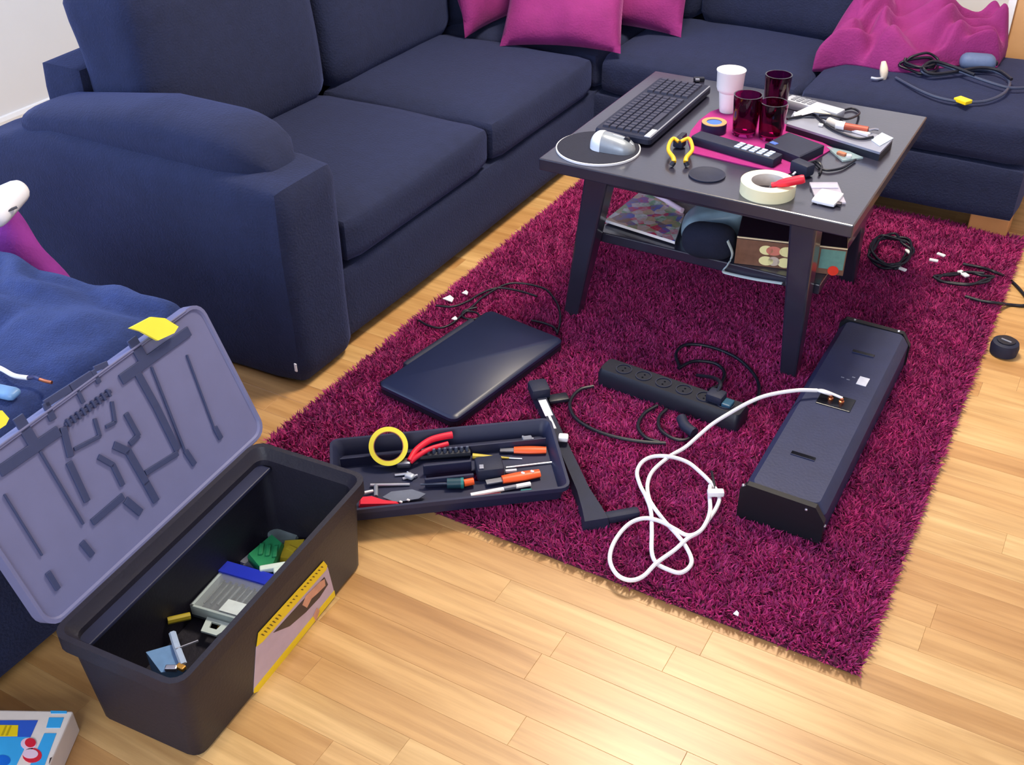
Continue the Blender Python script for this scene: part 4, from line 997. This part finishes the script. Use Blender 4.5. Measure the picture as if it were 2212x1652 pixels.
# lid
hinge0 = tm @ Vector((-HX - .004, -HY + .006, TH_ - .004)); hinge1 = tm @ Vector((-HX - .004, HY + .036, TH_ - .004))
ln = (hinge1 - hinge0); LLn = ln.length; ln.normalize()
topc = Vector((-1.372, 1.218, .482))
t_ = (topc - hinge1); t_ -= ln * t_.dot(ln); LWd = t_.length; t_.normalize()
lnN = ln.cross(t_).normalized()
if lnN.dot(CAM - hinge0) < 0: lnN = -lnN
lm = Matrix(((ln.x, t_.x, lnN.x, hinge0.x), (ln.y, t_.y, lnN.y, hinge0.y), (ln.z, t_.z, lnN.z, hinge0.z), (0, 0, 0, 1)))
def lrr(ins, z, r=.03): return rrect(LLn / 2 - ins, LWd / 2 - ins, r, z, 5, LLn / 2, LWd / 2)
lid = B(lm); lid.loft([lrr(.008, -.028), lrr(.0, -.022), lrr(0, .004), lrr(.006, .004, .026), lrr(.009, 0, .024)])
lid = lid.build('lid', LIDM, tb, True, ang=30)
B(lm).box((LLn / 2, LWd - .0015, .0015), (LLn - .08, .004, .008), .0015).build('rim_edge', LIDM, lid)
li = lm.inverted(); P0 = hinge0
def lp(x, y): return li @ atP(x, y, P0, lnN)
def rib(px, wpx, h=.004):
    w_ = wpx / FPX * 1.75 / 2 * 1.45
    for (xa_, ya_), (xb_, yb_) in zip(px, px[1:]):
        a_, b_ = lp(xa_, ya_), lp(xb_, yb_); d = b_ - a_; L = d.length
        if L < 1e-4: continue
        an = math.atan2(d.y, d.x)
        B(lm).box(((a_.x + b_.x) / 2, (a_.y + b_.y) / 2, h / 2), (L + w_ * .6, w_ * 2, h), .0008, rot=an).build('rib', LIDD, lid)
for px, wp in ((((405, 716), (262, 819)), 17), (((123, 932), (0, 1017)), 17), (((284, 735), (305, 772)), 20), (((38, 903), (68, 953)), 18), (((237, 845), (140, 917)), 6),
               (((199, 801), (212, 826)), 8), (((165, 843), (178, 869)), 7), (((195, 809), (150, 838), (97, 872), (112, 905)), 12), (((229, 786), (203, 797)), 9),
               (((297, 809), (335, 877), (381, 970)), 13), (((381, 979), (314, 1021)), 9), (((271, 894), (297, 941), (280, 958)), 9), (((246, 962), (275, 975), (314, 1043), (335, 1081)), 13),
               (((212, 987), (242, 1004), (263, 1047)), 9), (((148, 1000), (186, 1081)), 11), (((263, 1072), (199, 1127)), 11), (((271, 1081), (301, 1106)), 13), (((240, 868), (247, 912), (228, 922)), 6), (((203, 905), (214, 942), (160, 970)), 6), (((135, 925), (150, 985)), 11),
               (((326, 793), (398, 975)), 4), (((402, 767), (462, 928)), 3), (((85, 975), (178, 1131)), 4), (((8, 1068), (89, 1199)), 3), (((463, 924), (475, 946)), 10), (((400, 975), (418, 1002)), 10), (((176, 1172), (197, 1198)), 10), (((102, 1237), (123, 1271)), 9)):
    rib(px, wp)
for i in range(9):   # comb of small holders
    x = 140 + (237 - 140) * (i + .5) / 9; y = 917 + (845 - 917) * (i + .5) / 9
    rib(((x - 4, y - 7), (x + 4, y + 7)), 4, .006)
# hinge knuckles
for u in (.08, .16, .24, .32, .68, .76, .84, .92):
    B(lm).tube([(u * LLn - .016, .001, -.004), (u * LLn + .016, .001, -.004)], .0055, 8, smooth=False).build('hinge_knuckle', LIDM, lid, True)
# latches: flat yellow flaps over the lid's free edge
for px, mt in ((((276, 709), (322, 685), (352, 688), (381, 706), (372, 720), (337, 736), (300, 716)), YELT), (((-70, 915), (-32, 886), (0, 887), (15, 904), (8, 918), (-22, 938), (-50, 922)), YELT)):
    P = [atP(x, y, hinge0 + lnN * .014, lnN) for x, y in px]
    B().slab(P, lnN, .006).build('latch', mt, lid)

# contents of the toolbox
TI = .02
def top(name, label, cat, p): return thing(name, label, cat, p)
# bit case
bz = .048
q = [at(x, y, bz) for x, y in ((410, 1306), (493, 1214), (624, 1252), (541, 1344))]
o = top('bit_case', 'clear drill-bit case with a blue cap lying in the toolbox', 'bit case', (q[0] + q[2]) / 2 - Vector((0, 0, .03)))
def lerpq(u, v): return (q[0] * (1 - u) + q[1] * u) * (1 - v) + (q[3] * (1 - u) + q[2] * u) * v
def qbox(u0, u1, v0, v1, z0, z1):
    b = B(); P = [lerpq(u0, v0), lerpq(u1, v0), lerpq(u1, v1), lerpq(u0, v1)]
    b.loft([[(p.x, p.y, z0) for p in P], [(p.x, p.y, z1) for p in P]]); return b
qbox(0, .78, 0, 1, bz - .03, bz - .024).build('tray', M('case_grey', (70, 78, 88), .5), o)
qbox(0, .78, 0, 1, bz - .002, bz).build('cover', CLEAR, o)
qbox(0, .04, 0, 1, bz - .024, bz - .002).build('side', CLEARW, o); qbox(0, .78, 0, .04, bz - .024, bz - .002).build('side', CLEARW, o)
qbox(.76, 1.0, -.02, 1.02, bz - .032, bz + .003).build('cap', BLUE, o)
for i in range(9):
    v = .08 + .1 * i; a_, c_ = lerpq(.2 + .02 * (i % 3), v), lerpq(.74, v)
    r_ = .002 + .0007 * (i % 4)
    B().tube([Vector((a_.x, a_.y, bz - .016)), Vector((c_.x, c_.y, bz - .016))], r_, 7, smooth=False).build('drill_bit', M('bit_steel', (90, 98, 104), .35, metal=.8), o, True)
qbox(.05, .3, .45, .98, bz + .0002, bz + .0012).build('card', M('card_pale', (214, 226, 228), .5), o)
tabp = [lerpq(u, v) for u, v in ((-.02, .28), (-.3, .36), (-.3, .62), (-.02, .72))]; hole = [lerpq(u, v) for u, v in ((-.09, .4), (-.2, .43), (-.2, .55), (-.09, .56))]
b = B(); cb_ = sum(tabp, Vector()) / 4
outer = [(p.x, p.y) for p in tabp]; inner = [(p.x, p.y) for p in hole]
b.loft([[(x, y, bz - .02) for x, y in outer], [(x, y, bz - .016) for x, y in outer], [(x, y, bz - .016) for x, y in inner], [(x, y, bz - .02) for x, y in inner], [(x, y, bz - .02) for x, y in outer]], False, False)
b.build('hang_tab', CLEARW, o)
def packet(name, px, z, th, mat, label, cat='packet', extra=None):
    P = [at(x, y, z + th) for x, y in px]; c = sum(P, Vector()) / len(P)
    o = thing(name, label, cat, (c.x, c.y, z))
    B().loft([[(p.x, p.y, z) for p in P], [(p.x, p.y, z + th * .6) for p in P], [tuple(c + (p - c) * .9) for p in P]]).build('pack', mat, o)
    if extra: extra(o, P, c, z + th)
    return o
def fx1(o, P, c, z):
    for k in range(3): B().box((c.x + (k - 1) * .014, c.y + .004 * k, z + .002), (.009, .03, .005), .002, rot=.6).build('wall_plug', GREEN, o)
packet('plug_packet', ((533, 1196), (588, 1150), (612, 1170), (590, 1222), (560, 1228)), .0235, .02, GREEN, 'green packet of wall plugs lying behind the blue cap', extra=fx1)
def fx2(o, P, c, z): B().box((c.x, c.y, z + .001), (.02, .012, .003), .001).build('seal', MUST, o)
packet('yellow_packet', ((603, 1205), (614, 1165), (660, 1162), (640, 1212)), .013, .018, MUST, 'mustard yellow packet between green packets in the toolbox', extra=fx2)
def fx3(o, P, c, z):
    for k in range(2): B().box((c.x, c.y + k * .014 - .007, z + .001), (.02, .007, .003), .001).build('wall_plug', GREEN, o)
packet('plug_packet', ((640, 1212), (660, 1166), (694, 1160), (690, 1200)), .012, .02, TEAL, 'teal green packet against the toolbox wall', extra=fx3)
def fx4(o, P, c, z): B().box((c.x, c.y, z - .004), (.03, .02, .006), .002, rot=.4).build('screw', GREY, o)
packet('clear_packet', ((575, 1150), (618, 1113), (655, 1135), (640, 1165), (600, 1168)), .009, .014, CLEARB, 'clear empty blister packet at the back of the toolbox contents', extra=fx4)
packet('clear_packet', ((515, 1212), (538, 1193), (562, 1215), (560, 1232)), .009, .014, M('cloudy_film', (140, 146, 164), .4), 'cloudy film packet touching the blue cap', extra=fx4)
for (x, y, rz_, lab) in ((590, 1226, .75, 'white peg beside the blue cap in the toolbox'), (620, 1231, .75, 'white peg against the toolbox wall below the teal packet')):
    tag(B().box(at(x, y, .049), (.05, .014, .012), .003, rot=rz_).build('white_peg', M('peg_white', (216, 232, 226), .5)), lab, 'peg')
tag(B().tube([at(362, 1341, .056), at(411, 1330, .05)], .0068, 8, smooth=False).build('yellow_marker', MUST), 'short yellow marker stub in the toolbox beside the bit case', 'marker')
o = top('blue_container', 'steel-blue plastic container with a pale bar in the toolbox', 'container', at(362, 1405, TI))
q2 = [at(x, y, .125) for x, y in ((315, 1408), (385, 1388), (402, 1446), (348, 1452))]
B().loft([[(p.x, p.y, .012) for p in q2], [(p.x, p.y, .125) for p in q2]]).build('case', BLUEG, o)
B().tube([at(372, 1366, .125), at(381, 1395, .131), at(396, 1434, .131)], .006, 6, 2, flat=.5).build('bar', M('pale_bar', (176, 196, 224), .4), o)
B().tube([at(380, 1402, .133), at(428, 1384, .125)], .002, 6, smooth=False).build('rod', SILV, o)
tag(B().box(at(370, 1443, .129), (.02, .01, .008), .002, rot=.5).build('metal_bit', SILV), 'shiny small metal bit in the near corner of the toolbox', 'bit')
tag(B().box(at(391, 1441, .129), (.016, .01, .008), .002, rot=.0).build('brass_bit', M('brass', (200, 150, 70), .4, metal=.6)), 'brass-coloured small bit in the near corner of the toolbox', 'bit')
tag(B().box(at(482, 1355, .014), (.02, .012, .01), .003, rot=.3).build('brass_bit', MATS['brass']), 'brass-coloured nub under the hang tab of the bit case', 'bit')

# ------------------------------------------------------------------ tool tray (lifted out of the box)
fl_, fr_ = at(782, 1112, .05), at(1234, 1062, .052); br_ = at(1218, 900, .062)
ax = fr_ - fl_; ax.z = 0; ax.normalize(); ay = Vector((-ax.y, ax.x, 0))
TLn = .485; TWd = (br_ - fr_).dot(ay)
cen = fr_ - ax * (TLn / 2) + ay * (TWd / 2); cen.z = .022
rm = frame(cen, ax)
tr = thing('tool_tray', 'black lift-out tool tray full of hand tools, half on the rug', 'tool tray', mat=rm)
hx, hy, hh = TLn / 2, TWd / 2, .042
b = B(rm)
b.loft([rrect(hx - .016, hy - .016, .012, 0), rrect(hx - .006, hy - .006, .018, hh - .012), rrect(hx, hy, .02, hh - .01), rrect(hx, hy, .02, hh), rrect(hx - .006, hy - .006, .016, hh), rrect(hx - .012, hy - .012, .016, hh - .008), rrect(hx - .02, hy - .02, .012, .006), rrect(hx - .02, hy - .02, .012, 0), rrect(hx - .016, hy - .016, .012, 0)], False, False)
for x0, x1, y0, y1 in ((-hx + .018, -.045, -hy + .018, hy - .018), (.075, hx - .018, -hy + .018, hy - .018), (-.045, .075, -hy + .018, -.03), (-.045, .075, .006, hy - .018)):
    b.bb(x0, x1, y0, y1, 0, .008)
b.build('tray_body', TBI, tr, True, ang=30)
DX = (rm.inverted() @ at(1057, 1010, cen.z + .022)).x - .036
B(rm).bb(-.05, DX, .006, .012, .008, .034, .002).build('divider', TBI, tr)
B(rm).bb(-.05, DX, -.036, -.03, .008, .032, .002).build('divider', TBI, tr)
B(rm).bb(-hx + .02, hx - .02, hy * .52, hy * .52 + .004, .006, .03, .001).build('divider', TBI, tr)
B(rm).box((.02, -.012, .062), (.13, .02, .012), .005).build('handle', TBI, tr, True) if False else None
t0 = cen.z - .006
TF = t0 + .014
def tool(name, label, cat, x, y): return thing(name, label, cat, at(x, y, TF))
# yellow tape roll leaning
c_ = at(839, 964, TF + .042); vd = (CAM - c_).normalized(); vd = (vd + Vector((0, 0, .05))).normalized()
zq = vd.to_track_quat('Z', 'Y').to_matrix().to_4x4(); mr = Matrix.Translation(c_) @ zq
o = tool('tape_roll', 'bright yellow tape roll standing on edge in the tool tray', 'tape roll', 839, 1010)
B(mr).ring(.0315, .0415, .018, 48, z0=-.009).build('tape', YELT, o, True)
B(mr).ring(.0302, .0318, .0185, 48, z0=-.0095).build('core', BROWNC, o, True)
# red pliers
o = tool('pliers', 'pliers with long curved red handle in the tool tray', 'pliers', 910, 975)
B().tube([at(x, y, TF + z) for x, y, z in ((884, 995, .018), (899, 972, .026), (926, 952, .032), (950, 944, .034), (977, 939, .034))], lambda u: .006 + .0022 * u, 10, 5).build('handle', RED, o, True)
B().tube([at(x, y, TF + z) for x, y, z in ((886, 998, .014), (905, 983, .022), (930, 969, .025), (968, 958, .025))], .0055, 10, 4).build('handle', RED, o, True)
B().box(at(872, 1000, TF + .012), (.03, .022, .014), .004, rot=.6).build('jaws', M('tool_steel', (96, 100, 116), .35, metal=.8), o, True)
# bit rail
o = tool('bit_rail', 'black rail of steel screwdriver bits across the middle of the tray', 'bit set', 960, 980)
a_, c_ = at(908, 986, TF + .009), at(1016, 978, TF + .009)
B().tube([a_, c_], .009, 8, smooth=False).build('rail', BLK, o)
for i in range(9):
    p = a_ + (c_ - a_) * (i + .5) / 9; B(Matrix.Translation(p + Vector((0, 0, .006)))).lathe([(.0042, 0), (.0042, .006), (.003, .012)], 8).build('bit', M('bit_grey', (110, 118, 140), .35, metal=.7), o)
# yellow tapered file
o = tool('needle_file', 'slim tapered yellow handle lying behind the black case in the tray', 'file', 1060, 990)
a_, c_ = at(1021, 985, TF + .006), at(1100, 989, TF + .003)
B().tube([a_ + (c_ - a_) * k / 6 for k in range(7)], lambda u: .0065 * (1 - .75 * u), 8, 1).build('handle', M('old_yellow', (214, 190, 70), .45), o, True)
B().tube([c_, c_ + (c_ - a_) * .35], .0016, 6, smooth=False).build('blade', SILV, o)
# knives
def knife(pa, pb, r, label, spot):
    o = tool('utility_knife', label, 'knife', (pa[0] + pb[0]) / 2, (pa[1] + pb[1]) / 2 + 8)
    a_, c_ = at(*pa, TF + r * .68), at(*pb, TF + r * .68)
    B().tube([a_ + (c_ - a_) * k / 8 for k in range(9)], lambda u: r * (.85 + .15 * math.sin(PI * u)), 10, 1, flat=.7).build('handle', ORG, o, True)
    B().box(a_ + (a_ - c_) * .2, ((a_ - c_).length * .45, r * 1.1, .003), rot=math.atan2((c_ - a_).y, (c_ - a_).x)).build('blade', SILV, o)
    for s_ in spot:
        p = a_ + (c_ - a_) * s_; B().box(p + Vector((0, 0, r * .7)), (.008, .005, .003), .001).build('rivet', WHITE, o)
    return o
knife((1110, 972), (1180, 972), .0105, 'orange-handled knife at the back of the tool tray', ())
knife((1085, 1036), (1166, 1022), .0125, 'orange-handled knife with two white rivets at the front of the tray', (.55, .8))
# grey clamp
o = tool('small_clamp', 'little grey metal clamp behind the rear orange knife', 'clamp', 1140, 952)
B().box(at(1140, 952, TF + .006), (.022, .026, .012), .003, rot=.7).build('frame', GREY, o); B().tube([at(1128, 943, TF + .008), at(1153, 948, TF + .008)], .003, 8, smooth=False).build('screw', SILV, o)
# steel rods
o = tool('steel_rod', 'long thin steel rod between the two orange knives', 'rod', 1145, 1005)
B().tube([at(1093, 1010, TF + .0025), at(1196, 998, TF + .0025)], .0026, 8, smooth=False).build('shaft', SILV, o, True)
B().tube([at(1092, 1018, TF + .0042), at(1116, 1016, TF + .0042)], .0045, 8, smooth=False).build('tip', SILP, o, True)
# black case
o = tool('black_case', 'small black tool case in the middle of the tool tray', 'case', 1056, 1020)
B().box(at(1057, 1010, TF + .0145), (.058, .05, .03), .006, rot=.68).build('case', BLKM, o, True)
B().box(at(1040, 1008, TF + .031), (.01, .012, .004), .001, rot=.6).build('clasp', SILV, o)
# white-blade cutter
o = tool('blade_cutter', 'white and silver blade cutter along the front of the tool tray', 'cutter', 1080, 1060)
a_, c_ = at(1017, 1069, TF + .006), at(1146, 1045, TF + .006)
B().tube([a_, a_ + (c_ - a_) * .55], .0055, 8, smooth=False, flat=.6).build('blade', WHITE, o)
B().tube([a_ + (c_ - a_) * .55, a_ + (c_ - a_) * .76], .005, 8, smooth=False).build('collar', GREY, o)
B().tube([a_ + (c_ - a_) * .75, c_], .006, 8, smooth=False, flat=.7).build('tip', WHITE, o)
o = tool('red_pencil', 'thin dark red pencil under the white blade cutter', 'pencil', 1054, 1074)
B().tube([at(1026, 1075, TF + .0042), at(1080, 1068, TF + .0042)], .0045, 6, smooth=False).build('shaft', M('dark_red', (170, 30, 56), .45), o); B().tube([at(1080, 1068, TF + .0042), at(1090, 1066, TF + .0042)], lambda u: .0045 * (1.02 - u), 6, smooth=False).build('tip', TAN, o)
tag(B().box(at(1137, 1060, TF + .003), (.024, .008, .006), .002, rot=.65).build('teal_bit', TEAL), 'small teal bit at the front right of the tool tray', 'bit')
# green-orange screwdriver
o = tool('screwdriver', 'screwdriver with dark teal handle and orange end in the tray', 'screwdriver', 985, 1048)
a_, c_ = at(966, 1044, TF + .0112), at(1002, 1043, TF + .0112); d_ = at(1023, 1039, TF + .0112)
B().tube([a_, (a_ + c_) / 2, c_], .0115, 10, 3).build('handle', M('handle_teal', (30, 66, 78), .4), o, True)
B().tube([c_ - (c_ - a_) * .18, c_], .012, 10, smooth=False).build('ring', TEAL, o, True)
B().tube([c_, d_], .008, 10, smooth=False).build('end_cap', ORG, o, True)
B().tube([a_, a_ + (a_ - c_) * 1.6], .0028, 8, smooth=False).build('shaft', M('dark_shaft', (84, 90, 110), .35, metal=.8), o)
# silver keys
o = tool('hex_keys', 'bunch of small bright steel keys in the tray under the yellow tape', 'keys', 878, 1030)
for x0, y0, x1, y1 in ((853, 1026, 888, 1022), (870, 1034, 902, 1026), (880, 1020, 898, 1030)):
    B().tube([at(x0, y0, TF + .003), at(x1, y1, TF + .005)], .003, 8, smooth=False).build('key', SILV, o, True)
B().soft(at(885, 1028, TF + .007), (.02, .015, .01), .004, 4).build('ring', SILP, o, True)
# bracket frame
o = tool('steel_bracket', 'silver U-shaped steel bracket at the near end of the tray', 'bracket', 840, 1055)
B().tube([at(800, 1047, TF + .006), at(885, 1046, TF + .003)], .0032, 8, smooth=False).build('bar', SILV, o, True)
B().tube([at(812, 1048, TF + .006), at(812, 1072, TF + .0045)], .0045, 8, smooth=False).build('upright', GREY, o, True)
B().tube([at(781, 1065, TF + .008), at(806, 1060, TF + .006)], .003, 8, smooth=False).build('pin', WHITE, o, True)
# trowel blade
o = tool('filler_knife', 'filler knife with translucent grey blade and bright red handle', 'filler knife', 850, 1085)
P = [at(x, y, TF + .009) for x, y in ((826, 1075), (845, 1063), (890, 1058), (920, 1068), (905, 1078), (855, 1086))]
B().loft([P, [p + Vector((0, 0, .002)) for p in P]]).build('blade', M('smoky_blade', (130, 136, 152), .25, metal=.5), o)
P = [at(x, y, TF + .014) for x, y in ((775, 1094), (776, 1077), (802, 1075), (830, 1084), (862, 1088), (860, 1093))]
B().loft([[p - Vector((0, 0, .01)) for p in P], P, [p * .9 + sum(P, Vector()) / 6 * .1 + Vector((0, 0, .006)) for p in P]]).build('handle', RED, o)
for x, y in ((866, 1084), (882, 1080)): B().box(at(x, y, TF + .0125), (.007, .005, .004), .0015).build('rivet', WHITE, o)

# ------------------------------------------------------------------ printed box / book at lower left
bz = .05
c1, c2 = at(158, 1535, bz), at(-120, 1530, bz); c3 = at(112, 1700, bz)
ax = (c1 - c2); ax.z = 0; ax.normalize(); ay = Vector((-ax.y, ax.x, 0))
cor = Vector((c1.x, c1.y, 0)); W_, D_ = .2, .19
m = frame(cor - ax * W_ - ay * D_, ax)
bk = thing('picture_box', 'thick white-edged box with blue, yellow and red cover print on floor', 'box', mat=m)
B(m).box((W_ / 2, D_ / 2, bz / 2), (W_, D_, bz), .003).build('carton', M('box_white', (232, 222, 214), .5, var=.05), bk)
def tobk(x, y): v = m.inverted() @ at(x, y, bz); return (v.x, v.y)
def bpatch(px, mat, dz=.0006, name='cover_print'):
    P = [tobk(x, y) for x, y in px]; P = [(max(.001, min(W_ - .001, x)), max(.001, min(D_ - .001, y))) for x, y in P]
    return B(m).prism(P, bz, bz + dz).build(name, mat, bk)
bpatch(((-140, 1556), (82, 1556), (36, 1652), (10, 1760), (-140, 1760)), BLUEC)
bpatch(((-140, 1556), (82, 1556), (66, 1592), (-140, 1592)), BLUED, .0009)
bpatch(((-140, 1565), (40, 1567), (38, 1591), (-140, 1592)), YEL, .0013)
for x in (4, 14, -14):
    bpatch(((x - 2, 1590), (x + 8, 1568), (x + 12, 1568), (x + 3, 1590)), M('yellow_print_dark', (196, 170, 20), .5), .0016, 'letter_mark')
bpatch(((106, 1550), (138, 1550), (130, 1572), (100, 1572)), BLUEC, .0008); bpatch(((110, 1533), (146, 1533), (144, 1541), (110, 1541)), BLUEC, .0008)
bpatch(((96, 1584), (122, 1584), (92, 1665), (60, 1665)), BLUEC, .0008)
def bspot(x, y, rx, ry, mat, dz):
    bpatch([(x + rx * math.cos(a), y + ry * math.sin(a)) for a in [2 * PI * k / 16 for k in range(16)]], mat, dz, 'cover_spot')
bspot(62, 1607, 17, 13, PINKP, .0012); bspot(66, 1605, 12, 10, REDP, .0016)
bspot(70, 1632, 21, 16, REDP, .0012); bspot(66, 1629, 17, 10, PINKP, .0016)
bspot(6, 1643, 17, 12, M('royal_blue', (20, 100, 205), .4), .0012)
bpatch(((108, 1638), (118, 1636), (116, 1650), (106, 1650)), DARKP, .001)

# ------------------------------------------------------------------ groups of repeated kinds
GROUPS = {'throw_cushion': 'magenta and purple cushions around the sofa', 'glass_tumbler': 'magenta glass tumblers on the felt mat', 'utility_knife': 'orange knives in the tool tray',
          'plug_packet': 'packets of wall plugs in the toolbox', 'clear_packet': 'film packets in the toolbox', 'paper_scrap': 'white scraps around the laptop', 'white_scrap': 'white scraps at the far rug corner',
          'thin_cable': 'thin black cables around the laptop', 'cable_tangle': 'black cable tangles', 'black_lead': 'black leads on the coffee table', 'power_lead': 'leads behind the power strip',
          'magazine': 'magazines on the table shelf', 'remote_control': 'remotes on the coffee table', 'white_peg': 'white pegs in the toolbox', 'brass_bit': 'brass bits in the toolbox'}
for o in scene.objects:
    k = o.name.split('.')[0]
    if o.parent is None and k in GROUPS and 'label' in o: o['group'] = GROUPS[k]
